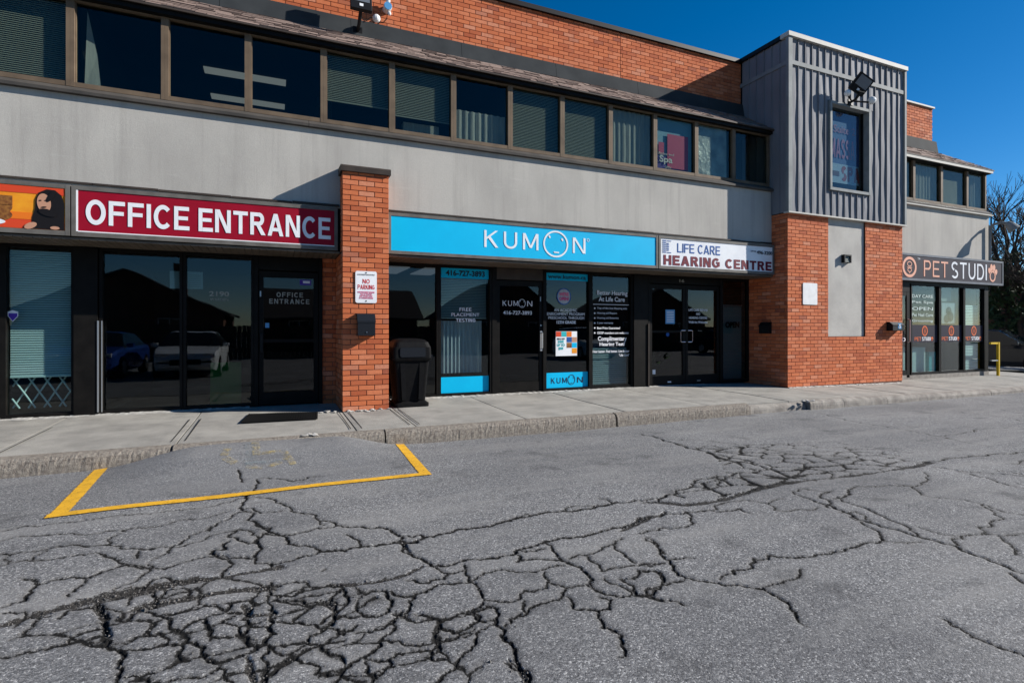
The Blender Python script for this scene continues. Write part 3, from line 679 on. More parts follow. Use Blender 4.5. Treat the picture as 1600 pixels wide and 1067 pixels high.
# loose crumbs lying in the broken strips
q = MB(); cand = np.where((dirt > .35) & (GY < 7) & (RR.ravel() < 9))[0]; cand2 = np.where((crack < .012) & (RR.ravel() < 7) & (GY < 7))[0]
for src, cnt in ((cand, 2600), (cand2, 900)):
    for k in rng.choice(src, min(cnt, len(src)), replace=False):
        s = float(rng.lognormal(-5.75, .45)); x, y, z = GX[k] + rng.normal() * .02, GY[k] + rng.normal() * .02, GZ[k] + s * .5
        pts = [(x + s * math.cos(a) * rng.uniform(.7, 1.2), y + s * math.sin(a) * rng.uniform(.7, 1.2), z + s * rng.uniform(-.5, .2)) for a in (0, 1.6, 3.1, 4.7)]
        q.add(pts + [(x, y, z + s * .7), (x, y, z - s * .6)], [(0, 1, 4), (1, 2, 4), (2, 3, 4), (3, 0, 4), (1, 0, 5), (2, 1, 5), (3, 2, 5), (0, 3, 5)])
q.build('gravel', 'crumb', kind='stuff')

# painted lines: draped strips 4 mm above the asphalt
def drape(mb, edge, x0, y0, x1, y1, w0, w1=None, dz=.005, step=.03, e0=0.):
    w1 = w1 or w0; L = math.hypot(x1 - x0, y1 - y0); n = max(2, int(L / step)); m_ = 7
    dx, dy = (x1 - x0) / L, (y1 - y0) / L
    X = []; E_ = []
    for i in range(n + 1):
        w = w0 + (w1 - w0) * i / n
        for k in range(m_ + 1):
            s = (k / m_ - .5) * w; X.append((x0 + (x1 - x0) * i / n - dy * s, y0 + (y1 - y0) * i / n + dx * s))
            e = -.3 if k in (0, m_) else 0.04
            if i in (0, n): e = -.3
            E_.append(e + e0)
    X = np.array(X); Z = zroad(X[:, 0], X[:, 1]) + dz
    b0 = len(mb.v)
    fs = [(i * (m_ + 1) + k, i * (m_ + 1) + k + 1, (i + 1) * (m_ + 1) + k + 1, (i + 1) * (m_ + 1) + k) for i in range(n) for k in range(m_)]
    mb.add([(p[0], p[1], z) for p, z in zip(X, Z)], [f[::-1] for f in fs]); edge += E_
def painted(name, mat, strips, **kw):
    mb = MB(); E_ = []
    for s in strips: drape(mb, E_, *s, **kw)
    o = mb.build(name, mat, kind='structure', smooth=True); a = o.data.attributes.new('edge', 'FLOAT', 'POINT'); a.data.foreach_set('value', E_); return o
painted('parking_line', 'paint_yellow', [(-1.59, 5.43, -1.68, 7.1, .15)])
painted('parking_line', 'paint_yellow', [(-1.68, 5.46, 1.5, 5.5, .135)], dz=.009)
painted('parking_line', 'paint_yellow', [(1.43, 5.44, 1.50, 7.24, .135)])
sym = [(-.36, 6.22 + .2, -.50, 6.42 + .2, .12), (-.50, 6.62, -.46, 6.86, .11), (-.30, 6.34, -.08, 6.28, .10), (-.08, 6.28, .10, 6.40, .10), (.10, 6.40, .16, 6.56, .08), (-.20, 7.02, -.17, 6.55, .11), (-.17, 6.62, .10, 6.66, .09), (.10, 6.66, .20, 6.28, .10), (-.24, 7.18, -.10, 7.16, .13)]
painted('accessible_parking_symbol', 'paint_faded', sym, dz=.008)
painted('accessible_parking_symbol', 'paint_faded_blue', [(-.22, 6.35, -.25, 7.0, .16), (-.3, 6.4, .1, 6.42, .12)], dz=.006)

# ------------------------------------------------------------------ sidewalk: slabs, kerb stones, crust
walk = pv('sidewalk', (4, 8.4, .19), kind='structure')
JX = [-6.4, -4.45, -2.72, -1.02, .98, 1.76, 3.38, 5.12, 6.86, 8.7, 10.5, 12.3, 14.1, 15.9, 17.7, 19.6, 21.4]
for i in range(len(JX) - 1):
    a, c = JX[i] + .008, JX[i + 1] - .008
    q = MB(); nx_, ny_ = 10, 8; vs = []; y0 = 7.17; dz_ = random.uniform(-.006, .006)
    for yy in range(ny_ + 1):
        for xx in range(nx_ + 1):
            x = a + (c - a) * xx / nx_; y = y0 + (9.9 - y0) * yy / ny_
            z = float(zwalk(x, y)) + dz_ * (xx / nx_) + .004 * math.sin(x * 3.1 + y * 2.3)
            if xx in (0, nx_) or yy == 0: z -= .006
            vs.append((x, y, z))
    fs = [(yy * (nx_ + 1) + xx, yy * (nx_ + 1) + xx + 1, (yy + 1) * (nx_ + 1) + xx + 1, (yy + 1) * (nx_ + 1) + xx) for yy in range(ny_) for xx in range(nx_)]
    n = len(vs); rim = list(range(nx_ + 1)) + [yy * (nx_ + 1) + nx_ for yy in range(1, ny_ + 1)] + [ny_ * (nx_ + 1) + xx for xx in range(nx_ - 1, -1, -1)] + [yy * (nx_ + 1) for yy in range(ny_ - 1, 0, -1)]
    low = [(vs[k][0], vs[k][1], vs[k][2] - .12) for k in rim]
    fs += [(rim[k], n + k, n + (k + 1) % len(rim), rim[(k + 1) % len(rim)]) for k in range(len(rim))]
    q.add(vs + low, fs); q.build('slab', 'concrete', walk, smooth=False)
# tooled grooves beside some of the joints
q = MB()
for jx in (-2.64, -1.09, -.95, .92, 1.06, 1.70, 1.83):
    y0_, y1_ = 7.35, 8.9
    q.add([(jx - .007, y0_, float(zwalk(jx, y0_)) + .004), (jx + .007, y0_, float(zwalk(jx, y0_)) + .004), (jx + .007, y1_, float(zwalk(jx, y1_)) + .004), (jx - .007, y1_, float(zwalk(jx, y1_)) + .004)], [(0, 1, 2, 3)])
q.build('joint_grooves', 'joint_dirt', walk)
q = MB(); q.add([(-7, 7.1, .10), (21.4, 7.1, .02), (21.4, 9.9, .06), (-7, 9.9, .14)], [(0, 1, 2, 3)]); q.build('bedding', 'joint_dirt', walk)
kerb = pv('kerb', (4, 7.1, 0), kind='structure')
def kerb_stone(x0, x1, mat, rough, drop=0., skew=0.):
    q = MB(); n = max(4, int((x1 - x0) / .022)); prof = []
    for i in range(n + 1):
        x = x0 + (x1 - x0) * i / n
        zt = float(zwalk(x, 7.17)) - drop
        j = lambda s: rough * (.38 * random.gauss(0, 1) + math.sin(x * 5.1 + s * .6) * .35 + math.sin(x * 13.7 + s) * .2)
        prof.append([(x, 7.035 + skew + .3 * j(1), -.08), (x, 7.04 + skew + .7 * j(2), zt * .45), (x, 7.05 + skew + j(3), zt - .05), (x, 7.075 + skew + j(4), zt - .014 + .35 * j(5)), (x, 7.125 + skew, zt + .25 * j(6)), (x, 7.185, zt + .004), (x, 7.185, -.08)])
    m_ = 7; vs = [p for row in prof for p in row]
    fs = [(i * m_ + k, (i + 1) * m_ + k, (i + 1) * m_ + k + 1, i * m_ + k + 1) for i in range(n) for k in range(m_ - 1)]
    fs += [tuple(range(m_)), tuple(range(n * m_ + m_ - 1, n * m_ - 1, -1))]
    q.add(vs, fs); return q.build('kerb_stone', mat, kerb, smooth=False)
for x0, x1, mt, ro, dr, sk in ((-6.4, -1.06, 'kerb_concrete', .006, 0, 0), (-1.03, 1.3, 'kerb_concrete', .006, 0, 0), (1.32, 4.82, 'kerb_concrete', .006, 0, 0), (4.855, 7.62, 'kerb_concrete', .006, .0, .0),
                           (7.66, 9.05, 'kerb_smooth', .003, .035, .05), (9.09, 10.02, 'kerb_smooth', .005, 0, -.02), (10.03, 11.3, 'kerb_smooth', .003, 0, -.02), (11.31, 12.6, 'kerb_smooth', .003, 0, -.02), (12.61, 15.0, 'kerb_smooth', .003, 0, -.02), (15.02, 18.2, 'kerb_smooth', .003, 0, -.02), (18.22, 21.4, 'kerb_smooth', .003, 0, -.02)):
    kerb_stone(x0, x1, mt, ro, dr, sk)
# pale broken crust where the sidewalk meets the walls
q = MB()
def crust(x0, x1, y, w, h):
    n = max(3, int((x1 - x0) / .06)); ws = [w * random.uniform(.55, 1.25) for _ in range(n + 1)]
    for i in range(n):
        xa, xb = x0 + (x1 - x0) * i / n, x0 + (x1 - x0) * (i + 1) / n
        za, zb = float(zwalk(xa, y)), float(zwalk(xb, y)); hh_ = h * random.uniform(.6, 1.2)
        q.add([(xa, y - ws[i], za - .002), (xb, y - ws[i + 1], zb - .002), (xb, y - .01, zb + hh_), (xa, y - .01, za + hh_), (xb, y + .05, zb + hh_), (xa, y + .05, za + hh_)], [(0, 1, 2, 3), (3, 2, 4, 5)])
crust(-4.5, -.36, 9.8, .12, .018); crust(1.9, 7.2, 9.8, .13, .018); crust(10.55, 14.6, 8.72, .07, .02); crust(7.2, 9.2, 9.8, .08, .015)
q.build('crust', 'crust', walk)
def rubble(x, y, n, s, spread):
    q = MB()
    for _ in range(n):
        cx, cy = x + random.gauss(0, spread), y + random.gauss(0, .04); r = s * random.uniform(.4, 1.1); z = float(zwalk(cx, cy)) + r * .25
        bm = bmesh.new(); bmesh.ops.create_icosphere(bm, subdivisions=1, radius=r); fx_ = random.uniform(.8, 1.7); fz_ = random.uniform(.3, .5)
        for v in bm.verts: v.co = (cx + v.co.x * fx_ * random.uniform(.6, 1.25), cy + v.co.y * random.uniform(.6, 1.2), z + v.co.z * fz_ * random.uniform(.6, 1.3))
        q.frombm(bm)
    return q.build('rubble', 'crust', kind='stuff')
rubble(1.3, 8.76, 26, .035, .22); rubble(.85, 8.82, 7, .035, .08); rubble(12.3, 8.66, 7, .022, .7); rubble(8.95, 7.02, 12, .035, .12); rubble(.42, 7.14, 9, .04, .09)
# white chunk broken off the kerb edge
# ------------------------------------------------------------------ the building
bld = thing('commercial_building', 'two storey brick and stucco row of shops under a brown shingled roof', 'building', (5, 9.85, .2))
YS, YF, YU, YT, YP = 9.15, 9.85, 10.06, 8.72, 8.82
TX0, TX1 = 10.55, 14.63; XE = 19.42
def bp(name, mat, *d, **k): return box(name, mat, bld, *d, **k)
# stucco band between the storeys
bp('stucco_wall', 'stucco', -9, TX0, YS, 9.3, 3.44, 4.67)
bp('stucco_wall', 'stucco', TX1, XE, YS, 9.3, 3.5, 4.86)
# old edge trim above the sign boxes
for x0, x1 in ((-9, .97), (1.71, 10.53)):
    x = x0
    while x < x1:
        l = random.uniform(.5, 1.6); xe = min(x + l, x1); h = random.uniform(-.008, .008)
        q = MB(); q.box(x, xe - .006, 9.125 - random.uniform(0, .01), 9.155, 3.462 + h, 3.482 + h + random.uniform(0, .012)); q.build('edge_trim', 'bronze', bld); x = xe
# soffit over the shop windows: ribbed metal
def soffit(x0, x1, y0, y1, z):
    q = MB(); x = x0
    while x < x1 - .01:
        xe = min(x + .1, x1); q.box(x, xe - .012, y0, y1, z, z + .03); q.box(xe - .012, xe, y0, y1, z + .012, z + .03); x = xe
    return q.build('soffit', 'soffit', bld)
soffit(-9, .97, 9.08, YF + .1, 2.70); soffit(1.71, TX0 - .03, 9.08, YF + .1, 2.70); 
# backing behind signs so the canopy is closed
bp('canopy_back', 'bronze_dark', -9, TX0, 9.16, YF + .1, 2.735, 3.43)
bp('canopy_back', 'bronze_dark', TX1, XE, 9.16, 9.4, 2.735, 3.5)

# --- brick pier
pier = pv('brick_pier', (1.335, YP, .2), bld)
box('pier_core', 'mortar', pier, .988, 1.682, YP + .008, YS, .15, 3.95)
box('pier_core', 'mortar', pier, .988, 1.682, YS, YF + .3, .15, 2.73)
bricks(lay(.98, 1.69, .215, 3.955), pier, 'front', YP, 400)
bricks(lay(YP + .03, YF + .1, .215, 2.72, phase=.25) , pier, 'left', .98)
bricks(lay(YP + .03, YS, 2.735, 3.955, phase=.25), pier, 'left', .98)
bricks(lay(YP + .03, YF + .1, .215, 2.72, phase=.25), pier, 'right', 1.69)
bricks(lay(YP + .03, YS, 2.735, 3.955, phase=.25), pier, 'right', 1.69)
q = MB(); q.prismx([(YP - .045, 3.955), (YP - .05, 4.03), (YP - .02, 4.055), (YS - .003, 4.075), (YS - .003, 3.955)], .95, 1.72); q.build('pier_cap', 'bronze', pier)
# brick return beside the office door
bricks(lay(.76, .975, .22, 2.70, phase=.3), pier, 'front', YF - .03); box('pier_core', 'mortar', pier, .765, .975, YF - .02, YF + .2, .15, 2.70)

# --- upper brick wall behind the roof slope
uw = pv('upper_brick_wall', (4, YU, 7), bld)
box('wall_core', 'mortar', uw, -9, TX0 - .01, YU + .008, YU + .3, 6.6, 8.03)
box('wall_core', 'mortar', uw, TX1, 18.33, YU + .008, YU + .3, 6.6, 8.18)
box('wall_core', 'mortar', uw, TX0 - .01, TX1, YU + .1, YU + .3, 6.6, 8.0)
lst = lay(-3.5, TX0, 7.015, 8.02, holes=((7.0, 7.012, 0, 9),))
bricks(lst, uw, 'front', YU, 70, key=lambda k: abs(k[0] - .9) + (0 if k[0] > -.9 and k[2] < 7.02 + .55 + (k[0] + .3) * .12 else 50))
bricks(lay(TX1, 18.33, 7.2, 8.18), uw, 'front', YU)
bricks(lay(YU + .03, 14, 7.2, 8.18), uw, 'right', 18.33)
box('wall_core', 'mortar', uw, 18.1, 18.322, YU + .3, 14, 6.6, 8.18)
bp('coping', 'black_metal', -9, TX0, YU - .06, YU + .36, 8.022, 8.115); bp('coping', 'coping_light', TX1, 18.37, YU - .05, YU + .36, 8.18, 8.225)
bp('upper_roof', 'house_roof', -9, 18.2, YU + .31, 20, 7.9, 7.95)
# dark metal flashing, in lengths
x = -9.
while x < TX0 - .05:
    xe = min(x + 2.05, TX0 - .005)
    q = MB(); q.prismx([(9.93, 6.68), (9.985, 7.0), (YU + .02, 7.02), (YU + .02, 6.66)], x, xe - .006); q.build('wall_flashing', 'flashing', bld); x = xe
q = MB(); q.prismx([(9.93, 6.8), (9.985, 7.17), (YU + .02, 7.19), (YU + .02, 6.7)], TX1, 18.4); q.build('wall_flashing', 'flashing', bld)

# --- shingled roof slopes
def slope(x0, x1, ye, ze, yr, zr, hip=0.):
    rf = pv('roof', ((x0 + x1) / 2, ye, ze), bld)
    q = MB(); q.add([(x0, ye, ze - .02), (x1, ye, ze - .02), (x1 - hip, yr, zr - .02), (x0, yr, zr - .02)], [(0, 1, 2, 3)])
    if hip: q.add([(x1, ye, ze - .02), (x1, yr + 3, ze - .02), (x1 - hip, yr + 1.5, zr - .02), (x1 - hip, yr, zr - .02)], [(0, 1, 2, 3)])
    q.build('roof_deck', 'bronze_dark', rf)
    q = MB(); L = math.hypot(yr - ye, zr - ze); dy, dz = (yr - ye) / L, (zr - ze) / L; nr = int(L / .125)
    for r in range(nr + 1):
        s0, s1 = r * .125, min(r * .125 + .15, L); xa, xb = x0, x1 - hip * (s0 / L)
        x = xa - random.uniform(0, .3)
        while x < xb:
            w = random.choice((.15, .2, .26, .31)); p0, p1 = max(x, xa), min(x + w - .006, xb); x += w
            if p1 - p0 < .02: continue
            th = random.choice((.006, .012, .019)); q.cur = random.random(); s0_ = s0 - random.uniform(0, .012)
            A = (ye + dy * s0_ - dz * th, ze + dz * s0_ + dy * th); B_ = (ye + dy * s1 - dz * .003, ze + dz * s1 + dy * .003); C_ = (ye + dy * s0_, ze + dz * s0_)
            q.add([(p0, *A), (p1, *A), (p1, *B_), (p0, *B_), (p0, *C_), (p1, *C_)], [(0, 1, 2, 3), (4, 5, 1, 0)])
    q.build('shingles', 'shingle', rf, kind='stuff', tint=True)
    q = MB(); q.prismx([(ye - .012, ze - .005), (ye - .012, ze - .03), (ye + .02, ze - .03), (ye + .02, ze - .005)], x0, x1); q.build('drip_edge', 'bronze', rf)
slope(-9, TX0 - .003, 9.08, 6.085, 9.94, 6.69); slope(TX1 + .003, 19.55, 9.08, 6.2, 9.94, 6.82, hip=1.15)
bp('fascia', 'bronze_dark', -9, TX0 - .004, 9.115, 9.4, 5.99, 6.052); bp('fascia', 'coping_light', TX1 + .004, 19.5, 9.075, 9.105, 6.10, 6.165); bp('fascia', 'bronze_dark', TX1 + .004, 19.45, 9.108, 9.4, 6.08, 6.165)

# --- upper window strip
wx_ = [-6.02, -4.93, -3.84, -2.54, -1.44, -.36, .73, 1.82, 2.90, 3.99, 5.08, 6.18, 7.28, 8.38, 9.45, 10.55]
def strip_window(x0, x1, z0, z1, kind, off=0):
    w = pv('window', ((x0 + x1) / 2, 9.2, z0), bld); f = MB(); e = .047; y0, y1 = 9.2, 9.29
    f.box(x0 + .001, x0 + e, y0, y1, z0, z1); f.box(x1 - e, x1 - .001, y0, y1, z0, z1)
    f.box(x0 + e, x1 - e, y0 + .004, y1, z1 - .06, z1); f.box(x0 + e, x1 - e, y0 + .004, y1, z0, z0 + .065)
    f.box(x0 + e, x0 + e + .012, y0 + .03, y1, z0 + .065, z1 - .06); f.build('frame', 'brown_frame', w)
    X0, X1, Z0, Z1 = x0 + e, x1 - e, z0 + .065, z1 - .06
    box('pane', 'glass_upper', w, X0, X1, 9.255, 9.261, Z0, Z1)
    def blinds(zb, mat='blind_grey', y=9.315, p=.028, x1_=X1):
        q = MB(); z = Z1
        while z > zb: q.add([(X0, y, z), (x1_, y, z), (x1_, y - .014, z - .023), (X0, y - .014, z - .023)], [(0, 1, 2, 3)]); z -= p
        q.box(X0, x1_, y - .015, y, zb - .02, zb); q.build('blind', mat, w)
    if kind == 'b': blinds(Z0 + .02)
    if kind == 'b2': blinds(Z0 + .36)
    if kind == 'b3':
        blinds(Z0 + .28); box('box', 'curtain', w, X0 + .2, X1 - .15, 9.45, 9.6, Z0, Z0 + .24)
    if kind == 'c':
        q = MB(); n = 26
        vs = [(X0 + (X1 - X0 - .02) * i / n, 9.32 + .018 * math.sin(i * 1.9), zz) for zz in (Z0, Z1 - off) for i in range(n + 1)]
        q.add(vs, [(i, i + 1, n + 2 + i, n + 1 + i) for i in range(n)]); q.build('curtain', 'curtain', w, smooth=True)
    if kind == 'film': box('film', 'film', w, X0, X1 - .09, 9.29, 9.294, Z0, Z1)
    return w, X0, X1, Z0, Z1
kinds = ['b', 'n', 'b', 'n', 'l', 'n', 'b2', 'b3', 'c', 'b', 'b', 'c', 's', 'film', 'n']
for i, k in enumerate(kinds):
    w, X0, X1, Z0, Z1 = strip_window(wx_[i], wx_[i + 1], 4.80, 6.03, k if k not in 'nls' else '-', (.55 if i == 8 else 0))
    if i == 3:
        q = MB(); q.add([(X0 + .06, 9.40, Z0), (X0 + .25, 9.42, Z0), (X0 + .2, 9.44, Z0 + .5), (X0 + .09, 9.42, Z1)], [(0, 1, 2, 3)]); q.build('curtain', 'curtain', w)
    if i == 4:
        for k_ in range(3): box('lamp_panel', 'lamp_panel', w, X0 + .25, X0 + 1.6, 11.0 + k_ * 1.2, 11.25 + k_ * 1.2, 6.12, 6.14)
    if i == 12:
        box('backing', 'ink_sky', w, X0, X1, 9.32, 9.325, Z0, Z1)
        box('poster', 'ink_magenta', w, X0 + .33, X1 - .12, 9.285, 9.29, Z0 + .06, Z0 + .78)
        box('poster', 'ink_purple', w, X0 + .04, X1 - .12, 9.30, 9.305, Z0 + .02, Z0 + .30); box('poster', 'ink_magenta', w, X0 + .1, X0 + .24, 9.285, 9.29, Z0 + .32, Z0 + .58)
        text('Spa', X0 + .12, X0 + .46, Z0 + .12, Z0 + .3, 9.28, 'ink_white', w, .02); text('Relax and', X0 + .1, X0 + .5, Z0 + .32, Z0 + .37, 9.28, 'ink_white', w)
        text('OPEN', X0 + .26, X0 + .42, Z0 + .04, Z0 + .09, 9.28, 'ink_white', w)
rwx = [14.70, 15.96, 17.21, 18.45, 19.39]
for i, k in enumerate(('c', 'c', 'b', 'c')): strip_window(rwx[i], rwx[i + 1], 5.0, 6.165, k)
bp('window_wall', 'brown_frame', 19.385, 19.41, 9.2, 9.3, 4.95, 6.165)
for x0, x1, z0, z1, m_ in ((-9, .5, 4.668, 4.795, 0), (.506, 5.6, 4.668, 4.795, 0), (5.606, TX0 - .003, 4.668, 4.795, 0), (TX1 + .003, 19.45, 4.87, 4.995, 1)):
    q = MB(); q.prismx([(9.085, z0 + .005), (9.08, z0 + .045), (9.19, z1 - .005), (9.33, z1 - .005), (9.33, z0 + .005)], x0, x1); q.build('window_sill', 'sill_metal', bld)
bp('sill_edge', 'coping_light', TX1 + .003, 19.5, 9.07, 9.145, 4.84, 4.868)

# --- stair tower: brick below, standing seam metal above
tw = pv('tower_brick_wall', (12.6, YT, .2), bld)
box('tower_core', 'mortar', tw, TX0 + .008, 11.88, YT + .008, YF + .2, .05, 4.12); box('tower_core', 'mortar', tw, 13.2, TX1 - .008, YT + .008, YF + .2, .05, 4.12)
box('tower_core', 'mortar', tw, 11.88, 13.2, YT + .008, YT + .3, .05, 1.32)
hole = ((11.88, 13.2, 1.335, 9),)
bricks(lay(TX0, TX1, .20, 4.115, hole), tw, 'front', YT, 66, key=lambda k: k[0] + .02 * abs(k[2] - 1.5))
bricks(lay(YT + .03, YF + .1, .2, 4.115, phase=.25), tw, 'left', TX0)
bricks(lay(YT + .03, YF + .1, .2, 4.115, phase=.25), tw, 'right', TX1)
box('stucco_panel', 'stucco_panel', tw, 11.885, 13.195, YT + .035, YT + .2, 1.33, 4.12)
cl = pv('tower_cladding', (12.6, YT - .03, 4.13), bld)
ZB, ZM0, ZM1, ZT = 4.135, 7.43, 7.52, 8.03
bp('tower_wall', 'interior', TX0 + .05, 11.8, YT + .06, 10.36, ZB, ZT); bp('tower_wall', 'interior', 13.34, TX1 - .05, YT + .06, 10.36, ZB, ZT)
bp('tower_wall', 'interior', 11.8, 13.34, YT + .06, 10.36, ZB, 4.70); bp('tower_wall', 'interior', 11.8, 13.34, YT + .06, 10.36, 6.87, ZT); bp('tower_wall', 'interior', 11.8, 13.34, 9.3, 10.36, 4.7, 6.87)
yp = YT - .02
def mpanel(x0, x1, z0, z1, y, face='front'):
    q = MB(); nz_ = max(2, int((z1 - z0) / .22)); ph = random.uniform(0, 6); am = random.uniform(.002, .008); vs = []
    for i in range(nz_ + 1):
        z = z0 + (z1 - z0) * i / nz_
        for k, fr in enumerate((0, .3, .6, 1)):
            bulge = (am * math.sin(z * 4.2 + ph) + random.gauss(0, .0012)) * (1 if 0 < k < 3 else 0) - (.003 if 0 < k < 3 else 0)
            vs.append((x0 + (x1 - x0) * fr, y + bulge, z))
    fs = [(i * 4 + k, i * 4 + k + 1, i * 4 + k + 5, i * 4 + k + 4) for i in range(nz_) for k in range(3)]
    q.add(vs, fs); w = .004 * math.sin(ph)
    q.box(x0 - .007, x0 + .007, y - .028, y + .004, z0 + .003, z1 - .003)
    if face == 'left': q.v = [(TX0 + p[1] - yp, p[0], p[2]) for p in q.v]
    return q.build('metal_panel', 'panel_metal', cl, smooth=False)
npn = 18; pw = (TX1 - TX0 - .08) / npn
for i in range(npn):
    x0, x1 = TX0 + .07 + i * pw, TX0 + .07 + (i + 1) * pw
    mpanel(x0, x1, ZM1, ZT, yp)
    if x1 <= 11.83 or x0 >= 13.31: mpanel(x0, x1, ZB, ZM0, yp)
    else:
        a, c = x0, x1
        if x0 < 11.84: mpanel(x0, 11.84, 4.74, 6.83, yp)
        if x1 > 13.30: mpanel(13.30, x1, 4.74, 6.83, yp)
        mpanel(a, c, ZB, 4.74, yp); mpanel(a, c, 6.83, ZM0, yp)
for i in range(6):   # shaded side
    L = 10.06 - yp - .05; a, c = yp + i * L / 6, yp + (i + 1) * L / 6
    mpanel(a, c, ZM1, ZT, yp, 'left'); mpanel(a, c, ZB, ZM0, yp, 'left')
box('seam_rail', 'grey_trim', cl, TX0 + .07, TX1 + .01, yp - .036, yp + .002, ZM0 - .002, ZM1 + .002); box('seam_rail', 'grey_trim', cl, TX0 - .028, TX0 + .002, yp + .03, YU, ZM0 - .002, ZM1 + .002)
box('corner_trim', 'grey_trim', cl, TX0 - .05, TX0 + .07, yp - .05, yp + .03, ZB, ZT); box('corner_trim', 'grey_trim', cl, TX1 - .012, TX1 + .06, yp - .05, yp + .05, ZB - .02, ZT)
box('base_trim', 'coping_light', cl, TX0 - .055, TX1 + .07, yp - .06, YT + .06, ZB - .035, ZB - .003); box('side_wall', 'panel_metal', cl, TX1 - .04, TX1 + .03, yp + .05, YU + .3, ZB, ZT)
box('coping', 'coping_light', cl, TX0 - .07, TX1 + .08, yp - .075, yp + .16, ZT + .003, ZT + .10); box('coping', 'black_metal', cl, TX0 - .07, TX0 + .12, yp + .163, YU + .3, ZT + .003, ZT + .095)
box('tower_roof', 'house_roof', cl, TX0 + .12, TX1, yp + .16, YU + .3, ZT - .05, ZT + .04)
twn = pv('tower_window', (12.57, yp, 4.75), bld)
q = MB(); a0, a1, c0, c1 = 11.85, 13.29, 4.745, 6.825; e = .065
q.box(a0, a0 + e, yp - .06, yp + .2, c0, c1); q.box(a1 - e, a1, yp - .06, yp + .2, c0, c1); q.box(a0 + e, a1 - e, yp - .057, yp + .2, c1 - e, c1); q.box(a0 + e, a1 - e, yp - .057, yp + .2, c0, c0 + e)
q.build('frame', 'grey_trim', twn)
q = MB(); q.box(a0 + e, a0 + e + .03, yp + .085, yp + .14, c0 + e, c1 - e); q.box(a1 - e - .03, a1 - e, yp + .085, yp + .14, c0 + e, c1 - e); q.box(a0 + e, a1 - e, yp + .085, yp + .14, c0 + e, c0 + e + .03); q.build('sash', 'bronze_dark', twn)
box('pane', 'glass', twn, a0 + e, a1 - e, yp + .10, yp + .106, c0 + e, c1 - e)
YG = yp + .115
box('poster', 'sign_white', twn, a0 + e, 13.12, YG + .02, YG + .024, 5.0, 5.46); letters('SPA', 12.5, 13.16, 5.06, 5.42, YG + .018, 'ink_red', twn, .26); box('poster', 'ink_maroon', twn, 12.2, 12.42, YG + .014, YG + .017, 5.16, 5.28)
letters('MASSA', 12.1, 12.98, 5.6, 6.06, YG + .018, 'ink_pink', twn, .18); text('Suite 2', 12.22, 13.0, 6.2, 6.38, YG + .018, 'ink_pink', twn, .01); box('valance', 'ink_blue', twn, a0 + e, 13.15, YG + .03, YG + .034, 5.46, 6.7)
# --- storefronts -----------------------------------------------------------
def frame_window(x0, x1, z0=.235, z1=2.70, y=9.80, name='storefront_window', jl=.04, jr=.04, gl='glass', sill=.06, head=.05, mat='bronze_dark'):
    w = pv(name, ((x0 + x1) / 2, y, z0), bld); f = MB(); yb = y + .1
    f.box(x0, x0 + jl, y, yb, z0, z1); f.box(x1 - jr, x1, y, yb, z0, z1); f.box(x0 + jl, x1 - jr, y + .003, yb, z1 - head, z1); f.box(x0 + jl, x1 - jr, y + .003, yb, z0, z0 + sill)
    f.build('frame', mat, w); box('pane', gl, w, x0 + jl, x1 - jr, y + .06, y + .068, z0 + sill, z1 - head); return w
YD = 9.853    # face of lettering on the glass
def pillar(x0, x1, y=9.77): return bp('pillar', 'bronze_dark', x0 + .003, x1 - .003, y, y + .18, .235, 2.70)
def slat_blind(w, x0, x1, z0, z1, y, mat='blind', p=.034):
    q = MB(); z = z1
    while z > z0: q.add([(x0, y, z), (x1, y, z), (x1, y - .016, z - p * .8), (x0, y - .016, z - p * .8)], [(0, 1, 2, 3)]); z -= p
    q.box(x0, x1, y - .02, y, z0 - .025, z0); return q.build('blind', mat, w)
# far left bays
frame_window(-6.5, -5.2); frame_window(-5.19, -3.6, jr=.15)
w = frame_window(-3.58, -2.665, jl=.15, jr=.03, gl='glass_clear')
slat_blind(w, -3.42, -2.72, .83, 2.62, 9.93, 'blind')
q = MB()
for k in range(-2, 6):
    for s_ in (-1, 1):
        xa, za, xb, zb = -3.43 + k * .18, (.36 if s_ > 0 else .82), -3.43 + k * .18 + .27, (.82 if s_ > 0 else .36)
        t0, t1 = max(0, (-3.425 - xa) / .27), min(1, (-2.71 - xa) / .27)
        if t1 - t0 > .05: q.tube([(xa + .27 * t0, 10.0 + s_ * .012, za + (zb - za) * t0), (xa + .27 * t1, 10.0 + s_ * .012, za + (zb - za) * t1)], .012, 6)
q.build('security_grille', 'blind', w)
q = MB(); q.prism([(-3.425, 1.74), (-3.37, 1.765), (-3.31, 1.74), (-3.31, 1.68), (-3.37, 1.60), (-3.425, 1.68)], 9.85, 9.853); q.build('shield_sticker', 'sign_white', w)
q = MB(); q.prism([(-3.415, 1.72), (-3.32, 1.72), (-3.32, 1.68), (-3.37, 1.612), (-3.415, 1.68)], 9.847, 9.85); q.build('shield_sticker', 'ink_purple', w)
pillar(-2.66, -2.37); bp('pillar_trim', 'alum', -2.375, -2.355, 9.758, 9.768, .28, 1.62); bp('pillar_trim', 'alum', -2.325, -2.312, 9.758, 9.768, .28, 1.62)
w1 = frame_window(-2.36, -1.30, gl='glass'); w2 = frame_window(-1.29, -.30, gl='glass')
box('notice', 'blind', w1, -1.48, -1.345, 9.875, 9.877, 2.13, 2.40); box('notice', 'blind', w2, -1.245, -1.03, 9.875, 9.877, 2.13, 2.40)
for k in range(7): box('print_line', 'ink_grey', w2, -1.22, -1.06, 9.870, 9.872, 2.16 + k * .03, 2.168 + k * .03); 
text('2190', -.94, -.66, 2.02, 2.10, YD, 'ink_grey', w2, .02); text('WARDEN', -.93, -.67, 1.95, 1.99, YD, 'ink_grey', w2)
